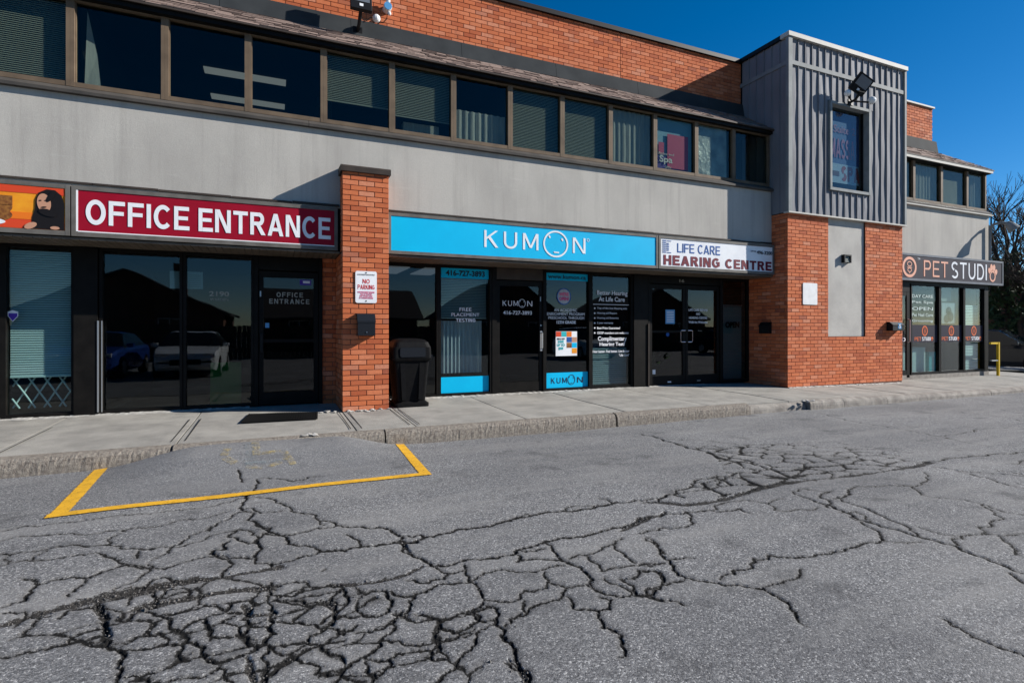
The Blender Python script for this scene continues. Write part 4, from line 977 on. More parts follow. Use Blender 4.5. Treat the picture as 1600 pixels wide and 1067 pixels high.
# office door
def door(x0, x1, y=9.82, name='door', zt=2.45, rail=.98):
    d = pv(name, ((x0 + x1) / 2, y, .24), bld); f = MB(); e = .07; z0 = .255
    f.box(x0, x0 + e, y, y + .05, z0, zt); f.box(x1 - e, x1, y, y + .05, z0, zt); f.box(x0 + e, x1 - e, y + .003, y + .047, zt - .1, zt); f.box(x0 + e, x1 - e, y + .003, y + .047, z0, z0 + .2)
    if rail: f.box(x0 + e, x1 - e, y + .004, y + .046, rail, rail + .05)
    f.build('frame', 'bronze_dark', d); box('pane', 'glass_dark', d, x0 + e, x1 - e, y + .022, y + .03, z0 + .2, zt - .1); return d
bp('door_frame', 'bronze_dark', -.295, -.235, 9.79, 9.9, .235, 2.70); bp('door_frame', 'bronze_dark', .70, .757, 9.79, 9.9, .235, 2.70); bp('transom', 'bronze_dark', -.232, .697, 9.80, 9.9, 2.47, 2.69)
d = door(-.225, .69, rail=1.28)
letters('OFFICE', .04, .45, 2.03, 2.11, 9.838, 'ink_grey', d, .2, .25); letters('ENTRANCE', -.07, .55, 1.92, 2.00, 9.838, 'ink_grey', d, .2, .25)
box('notice', 'sign_white', d, .45, .56, 9.836, 9.839, 2.27, 2.31); box('notice', 'ink_purple', d, .40, .58, 9.8395, 9.841, 2.24, 2.33)
q = MB(); q.cbox(-.205, -.165, 9.775, 9.82, 1.12, 1.42, .008); q.build('handle', 'black_metal', d); box('lock_plate', 'sensor_blue', d, -.13, -.07, 9.812, 9.818, 1.52, 1.60); box('alarm_contact', 'alum', d, -.21, -.19, 9.81, 9.818, 2.03, 2.12)
# tutoring centre
frame_window(1.70, 2.80, gl='glass_dark', jl=.12)
w = frame_window(2.805, 3.86, gl='glass_clear')
Q = 9.851
box('window_film', 'cyan', w, 2.85, 3.81, Q, Q + .003, 2.46, 2.645); text('416-727-3893', 2.95, 3.73, 2.50, 2.61, Q - .002, 'ink_dark', w, .03)
box('window_film', 'cyan', w, 2.85, 3.81, Q, Q + .003, .30, .60)
text('FREE', 3.22, 3.46, 1.84, 1.905, Q, 'ink_white', w); text('PLACEMENT', 3.06, 3.62, 1.74, 1.805, Q, 'ink_white', w); letters('TESTING', 3.15, 3.54, 1.635, 1.70, Q, 'ink_white', w, .22)
slat_blind(w, 2.86, 3.80, 1.72, 2.45, 9.98, 'blind_grey', .03)
q = MB(); n = 40; vs = [(2.9 + .82 * i / n, 10.02 + .02 * math.sin(i * 1.7), zz) for zz in (.66, 1.66) for i in range(n + 1)]; q.add(vs, [(i, i + 1, n + 2 + i, n + 1 + i) for i in range(n)]); q.build('curtain', 'curtain', w, smooth=True)
bp('door_frame', 'bronze_dark', 3.865, 3.955, 9.79, 9.9, .235, 2.70); bp('transom', 'bronze', 3.96, 4.96, 9.80, 9.9, 2.47, 2.69); bp('door_frame', 'bronze_dark', 4.965, 5.0, 9.79, 9.9, .235, 2.70)
d = door(3.96, 4.96, rail=0)
YK = 9.838
def face_o(cx, cz, rx, rz, wd, y, mat, par):
    q = MB(); q.ring(cx, cz, rx, rz, wd, y - .002, y); q.ell(cx - rx * .50, cz + rz * .52, rx * .07, rz * .12, y - .002, y, 12, .5); q.ell(cx + rx * .52, cz + rz * .36, rx * .07, rz * .12, y - .002, y, 12, .5)
    q.prism([(cx - rx * .16, cz - rz * .66), (cx + rx * .26, cz - rz * .68), (cx + rx * .26, cz - rz * .58), (cx - rx * .16, cz - rz * .56)], y - .002, y); return q.build('logo_face', mat, par)
letters('KUM', 4.10, 4.43, 1.955, 2.06, YK, 'ink_white', d, .1, .34); face_o(4.515, 2.01, .075, .085, .008, YK, 'ink_white', d); letters('N', 4.63, 4.74, 1.955, 2.06, YK, 'ink_white', d, .1)
text('416-727-3893', 4.11, 4.73, 1.785, 1.86, YK, 'ink_white', d, .01)
q = MB(); q.tube([(4.93, 9.815, 1.1), (4.93, 9.77, 1.12), (4.93, 9.77, 1.42), (4.93, 9.815, 1.44)], .014, 8); q.cbox(4.90, 4.955, 9.80, 9.82, 1.06, 1.46, .006); q.build('handle', 'alum', d); box('lock', 'chrome', d, 4.905, 4.935, 9.808, 9.818, 1.56, 1.59); box('alarm_contact', 'alum', d, 4.905, 4.92, 9.808, 9.818, 2.06, 2.15)
w = frame_window(5.002, 6.085, gl='glass')
box('window_film', 'cyan', w, 5.045, 6.04, Q, Q + .003, 2.50, 2.645); text('www.kumon.ca', 5.1, 5.99, 2.53, 2.615, Q - .002, 'ink_dark', w, .02)
box('window_film', 'cyan', w, 5.045, 6.04, Q, Q + .003, .30, .61); letters('KUM', 5.17, 5.54, .39, .505, Q - .002, 'ink_dark', w, .13, .34); face_o(5.645, .455, .088, .105, .012, Q - .002, 'ink_dark', w); letters('N', 5.78, 5.92, .39, .505, Q - .002, 'ink_dark', w, .13)
q = MB(); q.ell(5.47, 2.17, .15, .155, Q, Q + .003); q.build('badge', 'curtain', w); q = MB(); q.ring(5.47, 2.17, .165, .17, .018, Q - .001, Q + .002); q.build('badge', 'ink_blue', w)
text("WE'RE", 5.36, 5.58, 2.18, 2.255, Q - .002, 'ink_pink', w, .035); text('OPEN!', 5.36, 5.58, 2.085, 2.16, Q - .002, 'ink_magenta', w, .035)
text('AN ACADEMIC', 5.24, 5.78, 1.862, 1.92, Q, 'ink_white', w); text('ENRICHMENT PROGRAM', 5.08, 5.96, 1.782, 1.84, Q, 'ink_white', w); text('PRESCHOOL THROUGH', 5.11, 5.95, 1.702, 1.76, Q, 'ink_white', w); text('12TH GRADE', 5.30, 5.75, 1.61, 1.672, Q, 'ink_white', w, .03)
po = box('poster', 'sign_white', w, 5.28, 5.78, Q, Q + .003, .95, 1.455)
for xx, zz, m_ in ((0, 0, 'food_red'), (1, 0, 'ink_teal'), (2, 0, 'food_orange'), (2, 1, 'ink_blue'), (3, 1, 'skin'), (2, 2, 'food_brown'), (3, 2, 'cyan'), (3, 3, 'food_yellow')):
    box('poster_print', m_, w, 5.285 + xx * .124, 5.285 + xx * .124 + .118, Q - .002, Q, 1.345 - zz * .115, 1.45 - zz * .115)
text('SAVE\nUP TO\n$50!', 5.31, 5.49, 1.07, 1.27, Q - .002, 'ink_teal', w, .03); text('ENROLL NOW', 5.31, 5.49, 1.28, 1.32, Q - .002, 'ink_dark', w)
# hearing centre
w = frame_window(6.09, 7.15, gl='glass')
text('Better Hearing', 6.27, 7.04, 2.20, 2.32, Q, 'ink_white', w, .01); text('At Life Care', 6.31, 6.97, 2.09, 2.19, Q, 'ink_white', w, .01); box('rule', 'ink_white', w, 6.17, 7.08, Q - .002, Q, 2.02, 2.03)
for k, s in enumerate(('Top of the line Hearing aids', 'Hearing aid Repairs', 'Hearing aid Batteries', '3 year warranty', 'Best Price Guarantee!', 'ODSP members are welcome')):
    z = 1.915 - k * .104; L = (.76, .5, .54, .40, .58, .80)[k]
    text(s, 6.27, 6.27 + L, z, z + .052, Q, 'ink_white', w, .012 if k > 2 else 0.); q = MB(); q.ell(6.21, z + .026, .018, .018, Q - .002, Q, 10); q.build('bullet', 'ink_white', w)
text('Complimentary', 6.29, 7.02, 1.225, 1.345, Q, 'ink_white', w, .02); text('Hearing Test!', 6.33, 6.97, 1.12, 1.22, Q, 'ink_white', w, .02)
text('Hear better. Feel better. Live better', 6.16, 7.09, 1.0, 1.055, Q, 'ink_white', w, .012); text('"Life Care"', 6.82, 7.09, .915, .965, Q, 'ink_white', w, .012)
slat_blind(w, 6.14, 7.10, .34, 1.10, 9.98, 'blind', .045)
pillar(7.155, 7.53); bp('pillar_trim', 'bronze', 7.52, 7.545, 9.745, 9.768, .235, 1.62)
bp('door_frame', 'bronze_dark', 7.55, 7.60, 9.79, 9.9, .235, 2.70); bp('transom', 'bronze_dark', 7.605, 9.62, 9.80, 9.9, 2.52, 2.69); bp('door_frame', 'bronze_dark', 9.625, 9.68, 9.79, 9.9, .235, 2.70)
text('16', 8.42, 8.56, 2.56, 2.63, 9.798, 'ink_grey', bld, .02)
d1 = door(7.605, 8.605, zt=2.50, rail=1.42); d2 = door(8.615, 9.62, zt=2.50, rail=0)
for dd, x, s in ((d1, 8.57, -1), (d2, 8.65, 1)):
    q = MB(); q.tube([(x, 9.815, 1.21), (x, 9.775, 1.21), (x + s * .11, 9.775, 1.21), (x + s * .13, 9.775, 1.23), (x + s * .13, 9.775, 1.45), (x + s * .11, 9.775, 1.47), (x, 9.775, 1.47), (x, 9.815, 1.47)], .010, 8); q.build('handle', 'chrome', dd)
box('notice', 'sensor_blue', d1, 8.06, 8.32, YK - .002, YK, 1.62, 1.94)
for k in range(7): box('print_line', 'sign_white', d1, 8.09, 8.29, YK - .004, YK - .002, 1.66 + k * .038, 1.675 + k * .038)
q = MB(); q.ell(8.12, 1.38, .045, .045, YK - .002, YK, 16); q.build('sticker', 'ink_blue', d1); box('sticker', 'sign_white', d1, 7.7, 7.78, YK - .002, YK, .5, .6)
for s, z, wd in (('LIFE CARE REHAB', 1.915, .56), ('AND', 1.825, .12), ('HEARING CENTRE', 1.735, .54), ('Walk-Ins Welcome', 1.635, .56)): text(s, 9.0 - wd / 2, 9.0 + wd / 2, z, z + .055, YK, 'ink_white', d2, .015)
text('PULL', 9.0, 9.12, 1.45, 1.475, YK, 'ink_grey', d2); box('kick_label', 'ink_white', d1, 8.1, 8.2, 9.815, 9.818, .3, .33); box('kick_label', 'ink_grey', d2, 8.95, 9.05, 9.815, 9.818, .3, .33)
w = frame_window(9.685, 10.545, gl='glass', jr=.03); box('shade', 'blind_grey', w, 9.74, 10.5, 9.99, 9.995, .3, 2.05); box('shade_rail', 'alum', w, 9.74, 10.5, 9.97, 10.0, 2.06, 2.09)
text('OPEN', 9.93, 10.38, 1.53, 1.68, 9.94, 'ink_black', w, .05, name='neon_sign')
# pet shop
def pet(x0, x1, jl=.045, jr=.045): return frame_window(x0, x1, z0=.27, z1=2.74, y=9.16, jl=jl, jr=jr, gl='glass_clear', mat='bronze_dark')
bp('kerb_wall', 'kerb_smooth', 15.0, XE + .05, 9.17, 9.5, -.05, .266)
dr = pv('door', (15.2, 9.16, .2), bld); q = MB(); q.box(14.66, 14.72, 9.17, 9.22, .2, 2.5); q.box(15.58, 15.70, 9.17, 9.22, .2, 2.5); q.box(14.72, 15.58, 9.173, 9.217, 2.4, 2.5); q.box(14.72, 15.58, 9.173, 9.217, .2, .4); q.build('frame', 'bronze_dark', dr); box('pane', 'glass_clear', dr, 14.72, 15.58, 9.19, 9.198, .4, 2.4); box('transom', 'bronze_dark', dr, 14.66, 15.70, 9.17, 9.24, 2.505, 2.74)
q = MB(); q.tube([(15.62, 9.165, 1.15), (15.62, 9.11, 1.17), (15.62, 9.11, 1.75), (15.62, 9.165, 1.77)], .016, 8); q.build('handle', 'alum', dr); text('STUDIO', 14.8, 15.55, 1.17, 1.28, 9.186, 'ink_white', dr, .03)
def paw(cx, cz, s, y, mat, par):
    q = MB(); q.ell(cx - .34 * s, cz + .14 * s, .15 * s, .2 * s, y - .002, y, 14, .4); q.ell(cx - .12 * s, cz + .36 * s, .15 * s, .22 * s, y - .002, y, 14, .1); q.ell(cx + .16 * s, cz + .34 * s, .15 * s, .22 * s, y - .002, y, 14, -.15); q.ell(cx + .38 * s, cz + .08 * s, .15 * s, .2 * s, y - .002, y, 14, -.5)
    q.ring(cx, cz - .2 * s, .34 * s, .36 * s, .11 * s, y - .002, y, 20); return q.build('paw_mark', mat, par)
def badge(cx, cz, rx, rz, y, par, mat='ink_peach'):
    q = MB(); q.ring(cx, cz, rx, rz, rx * .24, y - .002, y); q.box(cx - rx * .34, cx + rx * .34, y - .002, y, cz - rz * .08, cz - rz * .0); q.ring(cx, cz + rz * .3, rx * .34, rz * .26, rx * .08, y - .002, y, 20); q.ring(cx, cz - rz * .28, rx * .3, rz * .22, rx * .08, y - .002, y, 20); q.box(cx - rx * .06, cx + rx * .06, y - .002, y, cz - rz * .62, cz - rz * .46); q.build('badge', mat, par)
for x0, x1 in ((15.75, 17.05), (17.055, 18.21), (18.215, 19.27)):
    w = pet(x0, x1); y = 9.208; box('window_film', 'sign_navy', w, x0 + .045, x1 - .045, y, y + .003, 1.14, 1.62); c_ = (x0 + x1) / 2
    badge(c_ + .03, 1.455, .125, .14, y - .001, w, 'ink_orange'); letters('PET', c_ - .42, c_ - .13, 1.185, 1.285, y - .001, 'ink_orange', w, .14); letters('STUDI', c_ - .09, c_ + .3, 1.185, 1.285, y - .001, 'ink_white', w, .2); paw(c_ + .36, 1.235, .1, y - .001, 'ink_orange', w)
    if x0 < 16: 
        for k in range(5): text(('DAY CARE', 'Pet Spa', 'OPEN', 'Pet Nail Care', 'Grooming')[k], x0 + .12, x1 - .25, 1.68 + (4 - k) * .17, 1.77 + (4 - k) * .17, y, 'blind', w, .01)
        box('counter', 'blind', w, x0 + .05, x1 - .25, 9.4, 9.8, .3, 1.0)
    elif x0 < 18:
        box('poster', 'curtain', w, x0 + .25, x1 - .25, 9.26, 9.265, 1.66, 2.25); q = MB()
        for a_, b_, r0 in ((-.1, 1.8, .12), (.08, 1.86, .14), (.0, 2.02, .12), (-.05, 1.98, .05)): q.ell(c_ + a_, b_, r0, r0, 9.250, 9.254, 16)
        q.build('dog_print', 'ink_dark', w); box('poster', 'blind_grey', w, x0 + .06, x1 - .3, 9.34, 9.345, 2.3, 2.68); box('cabinet', 'ink_teal', w, x0 + .1, x1 - .5, 9.5, 9.8, .3, .85)
    else: slat_blind(w, x0 + .1, x1 - .12, .33, 2.2, 9.30, 'blind', .045)
bp('pillar', 'bronze_dark', 19.275, XE, 9.16, 9.4, .27, 2.74)
# walls that close the row, floors, rooms
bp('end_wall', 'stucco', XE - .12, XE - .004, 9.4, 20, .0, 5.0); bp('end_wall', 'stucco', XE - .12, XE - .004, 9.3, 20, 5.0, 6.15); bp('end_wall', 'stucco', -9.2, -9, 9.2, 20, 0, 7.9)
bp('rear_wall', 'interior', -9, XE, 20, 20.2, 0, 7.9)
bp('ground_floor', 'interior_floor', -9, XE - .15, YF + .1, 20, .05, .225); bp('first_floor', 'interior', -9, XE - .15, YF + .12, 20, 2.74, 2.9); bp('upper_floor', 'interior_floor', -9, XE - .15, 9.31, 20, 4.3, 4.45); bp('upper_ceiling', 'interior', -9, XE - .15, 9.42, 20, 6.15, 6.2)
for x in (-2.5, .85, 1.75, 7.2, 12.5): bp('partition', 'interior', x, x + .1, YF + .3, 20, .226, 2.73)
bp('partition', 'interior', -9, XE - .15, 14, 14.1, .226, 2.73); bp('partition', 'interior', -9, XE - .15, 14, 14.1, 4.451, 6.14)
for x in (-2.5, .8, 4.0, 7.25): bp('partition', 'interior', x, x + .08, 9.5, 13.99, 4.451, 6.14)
for x in (2.0, 2.75): bp('lamp_panel', 'lamp_panel', x, x + .45, 10.6, 11.9, 2.70, 2.72)
# ------------------------------------------------------------------ signs over the shops
def sign_box(name, label, x0, x1, z0, z1, face, frame='sign_frame', yf=9.06, fw=.05, div=0):
    s = thing(name, label, 'sign', ((x0 + x1) / 2, 9.15, z0)); f = MB()
    f.box(x0, x0 + fw, yf - .012, 9.147, z0, z1); f.box(x1 - fw, x1, yf - .012, 9.147, z0, z1); f.box(x0 + fw, x1 - fw, yf - .010, 9.147, z1 - fw * 1.1, z1); f.box(x0 + fw, x1 - fw, yf - .010, 9.147, z0, z0 + fw * 1.2)
    f.build('frame', frame, s); box('face', face, s, x0 + fw, x1 - fw, yf, yf + .05, z0 + fw * 1.2, z1 - fw * 1.1); return s
s = sign_box('food_sign', 'orange and yellow food picture sign with a smiling woman at the left edge', -5.6, -2.50, 2.745, 3.425, 'food_yellow')
box('print', 'food_red', s, -5.54, -2.56, 9.056, 9.059, 3.27, 3.365); box('print', 'food_orange', s, -5.54, -2.56, 9.056, 9.059, 2.93, 3.02); box('print', 'food_red', s, -5.54, -2.56, 9.056, 9.059, 2.81, 2.925)
q = MB(); q.ell(-3.34, 3.08, .24, .14, 9.052, 9.055); q.ell(-3.3, 2.97, .2, .09, 9.050, 9.054); q.box(-3.6, -3.1, 9.048, 9.053, 3.10, 3.22); q.build('dish_print', 'food_brown', s)
q = MB(); q.ell(-3.36, 2.88, .19, .045, 9.047, 9.05); q.build('dish_print', 'sign_white', s)
q = MB(); q.prism([(-2.90, 2.812), (-2.565, 2.812), (-2.562, 3.16), (-2.59, 3.27), (-2.66, 3.335), (-2.75, 3.34), (-2.83, 3.29), (-2.865, 3.2), (-2.868, 3.08), (-2.90, 2.96)], 9.051, 9.054); q.build('hair_print', 'hair', s)
q = MB(); q.ell(-2.775, 3.155, .072, .125, 9.046, 9.049, 24, .10); q.build('face_print', 'skin', s)
for a_ in ((-2.915, 2.85, .07, .038, .5), (-2.66, 2.835, .05, .022, 0)): q = MB(); q.ell(*a_[:4], 9.046, 9.049, 16, a_[4]); q.build('shoulder_print', 'skin', s)
for a_ in ((-2.812, 3.185, .014, .008, .1), (-2.752, 3.192, .014, .008, .1), (-2.775, 3.10, .03, .009, .12), (-2.735, 3.03, .10, .045, -.3), (-2.70, 3.25, .03, .09, -.5)):
    q = MB(); q.ell(*a_[:4], 9.042, 9.0445, 14, a_[4]); q.build('face_print', 'hair', s)
s = sign_box('office_entrance_sign', 'maroon sign box reading OFFICE ENTRANCE in white letters', -2.485, .93, 2.745, 3.425, 'maroon')
letters('OFFICE', -2.33, -1.12, 2.915, 3.25, 9.056, 'sign_white', s, .185); letters('ENTRANCE', -1.0, .82, 2.915, 3.25, 9.056, 'sign_white', s, .185)
q = MB(); q.box(-2.435, -2.415, 9.054, 9.059, 2.81, 3.37); q.box(-2.415, .88, 9.054, 9.059, 2.806, 2.82); q.build('face_edge', 'sign_white', s)
s = sign_box('tutoring_sign', 'long bright blue sign with white letters and a round face for the O', 1.73, 7.225, 2.745, 3.425, 'cyan', fw=.045)
letters('KUM', 3.42, 4.49, 2.955, 3.255, 9.056, 'sign_white', s, .125, .34); face_o(4.855, 3.095, .265, .25, .032, 9.056, 'sign_white', s); letters('N', 5.22, 5.50, 2.95, 3.245, 9.056, 'sign_white', s, .125)
q = MB(); q.ring(5.56, 3.215, .03, .03, .008, 9.054, 9.056, 16); q.build('trademark', 'sign_white', s)
s = sign_box('hearing_centre_sign', 'white sign reading LIFE CARE HEARING CENTRE in blue and maroon', 7.245, 10.52, 2.745, 3.425, 'sign_white')
letters('LIFE CARE', 7.73, 8.90, 3.105, 3.295, 9.056, 'ink_blue', s, .14); letters('HEARING', 7.37, 8.89, 2.83, 3.035, 9.056, 'ink_maroon', s, .235); letters('CENTRE', 9.05, 10.44, 2.83, 3.035, 9.056, 'ink_maroon', s, .235); text('496-3200', 9.98, 10.46, 3.19, 3.275, 9.056, 'ink_dark', s, .03); text('(416)', 9.80, 9.96, 3.225, 3.27, 9.056, 'ink_dark', s, .02)
q = MB()
for k in range(7):
    q.box(7.345, 7.44, 9.053, 9.057, 3.08 + k * .04, 3.097 + k * .04)
    if k in (0, 6): q.box(7.46, 7.57, 9.053, 9.057, 3.08 + k * .04, 3.092 + k * .04)
    else: q.box(7.455, 7.51, 9.053, 9.057, 3.09 + k * .035, 3.107 + k * .035)
q.build('logo', 'ink_blue', s)
s = sign_box('pet_shop_sign', 'dark sign box reading PET STUDIO with an orange paw print', 15.02, 19.98, 2.80, 3.52, 'sign_navy', 'sign_frame_blue', yf=9.06)
badge(15.5, 3.155, .30, .275, 9.056, s); letters('PET', 16.12, 17.22, 2.93, 3.37, 9.056, 'ink_peach', s, .12, .2); letters('STUDI', 17.38, 19.12, 2.93, 3.39, 9.056, 'sign_white', s, .13, .2); paw(19.42, 3.15, .46, 9.056, 'ink_peach', s); text('TM', 15.84, 15.95, 3.36, 3.42, 9.056, 'sign_white', s)
# no parking plate on the pier
s = thing('no_parking_sign', 'white NO PARKING plate with red lettering on the brick pier', 'sign', (1.335, 8.81, 1.91))
def rrect(x0, x1, z0, z1, r, n=5):
    return [(cx + r * math.cos(a), cz + r * math.sin(a)) for cx, cz, a0 in ((x1 - r, z1 - r, 0), (x0 + r, z1 - r, 90), (x0 + r, z0 + r, 180), (x1 - r, z0 + r, 270)) for a in [R(a0 + 90 * k / n) for k in range(n + 1)]]
q = MB(); q.prism(rrect(1.17, 1.50, 1.91, 2.41, .03), 8.802, 8.808); q.build('plate', 'sign_white', s)
letters('NO', 1.28, 1.39, 2.215, 2.285, 8.801, 'ink_red', s, .16); letters('PARKING', 1.205, 1.465, 2.125, 2.195, 8.801, 'ink_red', s, .16)
text('AUTHORIZED VEHICLES ONLY', 1.2, 1.47, 2.345, 2.365, 8.801, 'ink_grey', s); text('UNAUTHORIZED VEHICLES\nWILL BE TICKETED\nAND TOWED AWAY\nAT OWNER\'S EXPENSE', 1.205, 1.465, 1.975, 2.09, 8.801, 'ink_pink', s, .01)
q = MB()
for z in (2.385, 1.94): q.ball((1.335, 8.80, z), .011, .006, .011, 10, 6)
q.build('bolt', 'black_metal', s)
# mailboxes
def mailbox(label, x0, x1, y, z0, z1, d, body='black_metal', flap='black_metal'):
    s = thing('mailbox', label, 'mailbox', ((x0 + x1) / 2, y, z0)); q = MB()
    q.prismx([(y, z0), (y, z1), (y - d * .55, z1 - .01), (y - d, z1 - (z1 - z0) * .32), (y - d, z0 + .01), (y - d * .9, z0)], x0, x1); q.build('body', body, s)
    q = MB(); q.prismx([(y - d * .55, z1 - .007), (y - d - .006, z1 - (z1 - z0) * .32), (y - d - .006, z1 - (z1 - z0) * .42), (y - d - .001, z1 - (z1 - z0) * .42), (y - d * .53, z1 - .003), (y, z1 + .004), (y, z1 + .001)], x0 - .006, x1 + .006); q.build('lid', flap, s)
    q = MB(); q.tube([((x0 + x1) / 2, y - d - .001, z0 + .06), ((x0 + x1) / 2, y - d - .008, z0 + .06)], .012, 10); q.build('lock', 'chrome', s); return s
mailbox('black mailbox below the no parking plate on the brick pier', 1.19, 1.455, YP, 1.39, 1.74, .15, 'car_dark', 'car_dark')
s = mailbox('dark mailbox in the shade on the side of the stair tower', 10.2, 10.45, 0, 1.40, 1.66, .13)
s.rotation_euler = (0, 0, R(-90)); s.location = (TX0 - .001, 9.27, 1.40)
for c_ in s.children: c_.matrix_parent_inverse = Matrix.Translation((-10.325, 0, -1.40))
s = mailbox('small black mailbox with white number on the sunlit tower brick', 14.0, 14.45, YT, 1.46, 1.68, .16); text('5', 14.22, 14.29, 1.53, 1.62, YT - .168, 'sign_white', s, .03); box('number_plate', 'sensor_blue', s, 14.19, 14.32, YT - .164, YT - .161, 1.51, 1.64)
q = MB(); q.tube([(14.1, YT - .12, 1.46), (14.1, YT - .14, 1.41), (14.1, YT - .10, 1.38)], .008, 6); q.tube([(14.35, YT - .12, 1.46), (14.35, YT - .14, 1.41), (14.35, YT - .10, 1.38)], .008, 6); q.build('newspaper_hook', 'black_metal', s)
# tower panel fittings
s = thing('wall_vent', 'small black louvred vent on the grey stucco panel', 'vent', (12.5, YT + .03, 3.08)); q = MB()
q.box(12.38, 12.41, YT - .05, YT + .033, 3.08, 3.27); q.box(12.60, 12.63, YT - .05, YT + .033, 3.08, 3.27); q.box(12.41, 12.60, YT - .05, YT + .033, 3.24, 3.27); q.build('hood', 'black_metal', s)
for k in range(3): box('louvre', 'blind_grey', s, 12.42, 12.59, YT - .03 + .006 * k, YT + .02, 3.10 + k * .047, 3.125 + k * .047)
o = MB(); o.prism(rrect(11.02, 11.49, 2.06, 2.555, .03), YT - .018, YT - .004); o = o.build('wall_plate', 'white_paint'); tag(o, 'blank white plate screwed to the tower brickwork', 'sign')
# ------------------------------------------------------------------ floodlights and wall devices
def floodlight(label, base, w, h, tilt, yaw=0., arm=.25, roll=0.):
    s = thing('floodlight', label, 'floodlight', base); bx, by, bz = base
    hd = pv('lamp_head', (bx, by - arm, bz + .12), s); q = MB(); t_ = .035
    Mx = Matrix.Translation((bx, by - arm, bz + .12 + h / 2)) @ Matrix.Rotation(R(yaw), 4, 'Z') @ Matrix.Rotation(R(roll), 4, 'Y') @ Matrix.Rotation(R(tilt), 4, 'X')
    def put(q): q.v = [tuple(Mx @ Vector(p)) for p in q.v]; return q
    q.cbox(-w / 2, w / 2, -.03, .05, -h / 2, h / 2, .012); put(q).build('housing', 'black_metal', hd)
    q = MB(); q.box(-w / 2 + .04, w / 2 - .04, -.036, -.031, -h / 2 + .14, h / 2 - .04); put(q).build('lens', 'lamp_lens', hd)
    q = MB(); q.box(-.03, .03, -.036, -.031, -h / 2 + .05, -h / 2 + .10); put(q).build('label_plate', 'sign_white', hd)
    q = MB()
    for k in range(5): q.box(-w / 2 + .05 + k * (w - .1) / 4 - .008, -w / 2 + .05 + k * (w - .1) / 4 + .008, .05, .085, -h / 2 + .05, h / 2 - .05)
    put(q).build('cooling_fins', 'black_metal', hd)
    q = MB(); q.tube([(bx, by, bz), (bx, by - arm * .5, bz + .02), (bx, by - arm, bz + .16)], .03, 8); q.box(bx - .08, bx + .08, by - .03, by, bz - .07, bz + .07); q.tube([(bx - w * .3, by - arm, bz + .14), (bx + w * .3, by - arm, bz + .14)], .018, 6); q.build('bracket', 'black_metal', s)
    return s
s = floodlight('tall black floodlight bracketed to the upper brick wall', (1.36, 9.97, 6.78), .36, .52, -12, 0, .42)
q = MB(); q.ball((1.66, 9.78, 6.98), .07, .06, .07); q.build('sensor', 'sensor_white', s)
s = floodlight('black floodlight tilted up above the tower window', (12.5, yp - .07, 6.86), .40, .40, 28, -12, .28, 28)
q = MB(); q.ball((12.24, yp - .2, 6.99), .075, .075, .075); q.build('sensor', 'sensor_white', s); q = MB(); q.ball((12.95, yp - .3, 6.9), .09, .09, .09); q.build('sensor', 'sensor_white', s); q = MB(); q.tube([(12.24, yp - .2, 6.94), (12.5, yp - .12, 6.88), (12.95, yp - .28, 6.86)], .02, 6); q.build('sensor_arm', 'black_metal', s)
s = thing('security_camera', 'small blue faced camera with white caps and loose cable on the upper brick', 'camera', (1.89, YU, 7.33)); q = MB()
q.tube([(1.89, YU - .005, 7.33), (1.89, YU - .14, 7.33)], .075, 16); q.build('body', 'sensor_white', s); q = MB(); q.tube([(1.89, YU - .14, 7.33), (1.89, YU - .155, 7.33)], .068, 16); q.build('dial', 'sensor_blue', s)
q = MB(); q.ball((1.90, YU - .1, 7.44), .04, .04, .04); q.build('cap', 'sensor_white', s); q = MB(); q.ball((1.92, YU - .1, 7.22), .035, .035, .035); q.build('cap', 'sensor_white', s)
q = MB(); q.tube([(1.9, YU - .06, 7.26), (1.88, YU - .05, 7.14), (1.82, YU - .05, 7.06), (1.72, YU - .05, 7.05), (1.6, YU - .08, 7.1), (1.52, YU - .1, 7.0)], .009, 6); q.build('cable', 'rubber', s)
# gooseneck lamp at the far corner
s = thing('gooseneck_lamp', 'grey gooseneck lamp on a post at the far corner of the stucco', 'lamp', (19.36, 9.12, 3.53)); q = MB(); q.tube([(19.33, 9.08, 3.53), (19.33, 9.08, 4.55)], .035, 8); q.build('post', 'grey_trim', s)
q = MB(); q.tube([(19.33, 9.08, 4.5), (19.36, 8.98, 4.58), (19.42, 8.82, 4.60), (19.47, 8.68, 4.54)], .04, 8); q.build('arm', 'grey_trim', s)
q = MB(); q.tube([(19.45, 8.74, 4.58), (19.48, 8.66, 4.50), (19.52, 8.58, 4.36)], .07, 12, .15); q.build('shade', 'grey_trim', s)
# ------------------------------------------------------------------ things on the sidewalk
tx, ty = 2.08, 9.12; tz = float(zwalk(tx, ty))
s = thing('litter_bin', 'black plastic litter bin with hooded lid beside the brick pier', 'litter bin', (tx, ty, tz))
def frus(q, z0, w0, z1, w1, r0=.05):
    a = rrect(-w0, w0, -w0, w0, r0, 4); c = rrect(-w1, w1, -w1, w1, r0, 4); n = len(a)
    q.add([(tx + x, ty + y, tz + z0) for x, y in a] + [(tx + x, ty + y, tz + z1) for x, y in c], [(i, (i + 1) % n, (i + 1) % n + n, i + n) for i in range(n)] + [tuple(range(n - 1, -1, -1)), tuple(range(n, 2 * n))])
q = MB(); frus(q, 0, .285, .06, .285); frus(q, .06, .275, .09, .24); q.build('base', 'plastic_black', s)
q = MB(); frus(q, .085, .235, .76, .29)
for sx in (-1, 1):
    q.prism([(tx + sx * .10, tz + .12), (tx + sx * .17, tz + .12), (tx + sx * .2, tz + .72), (tx + sx * .12, tz + .72)], ty - .292, ty - .235)
q.build('body', 'plastic_black', s)
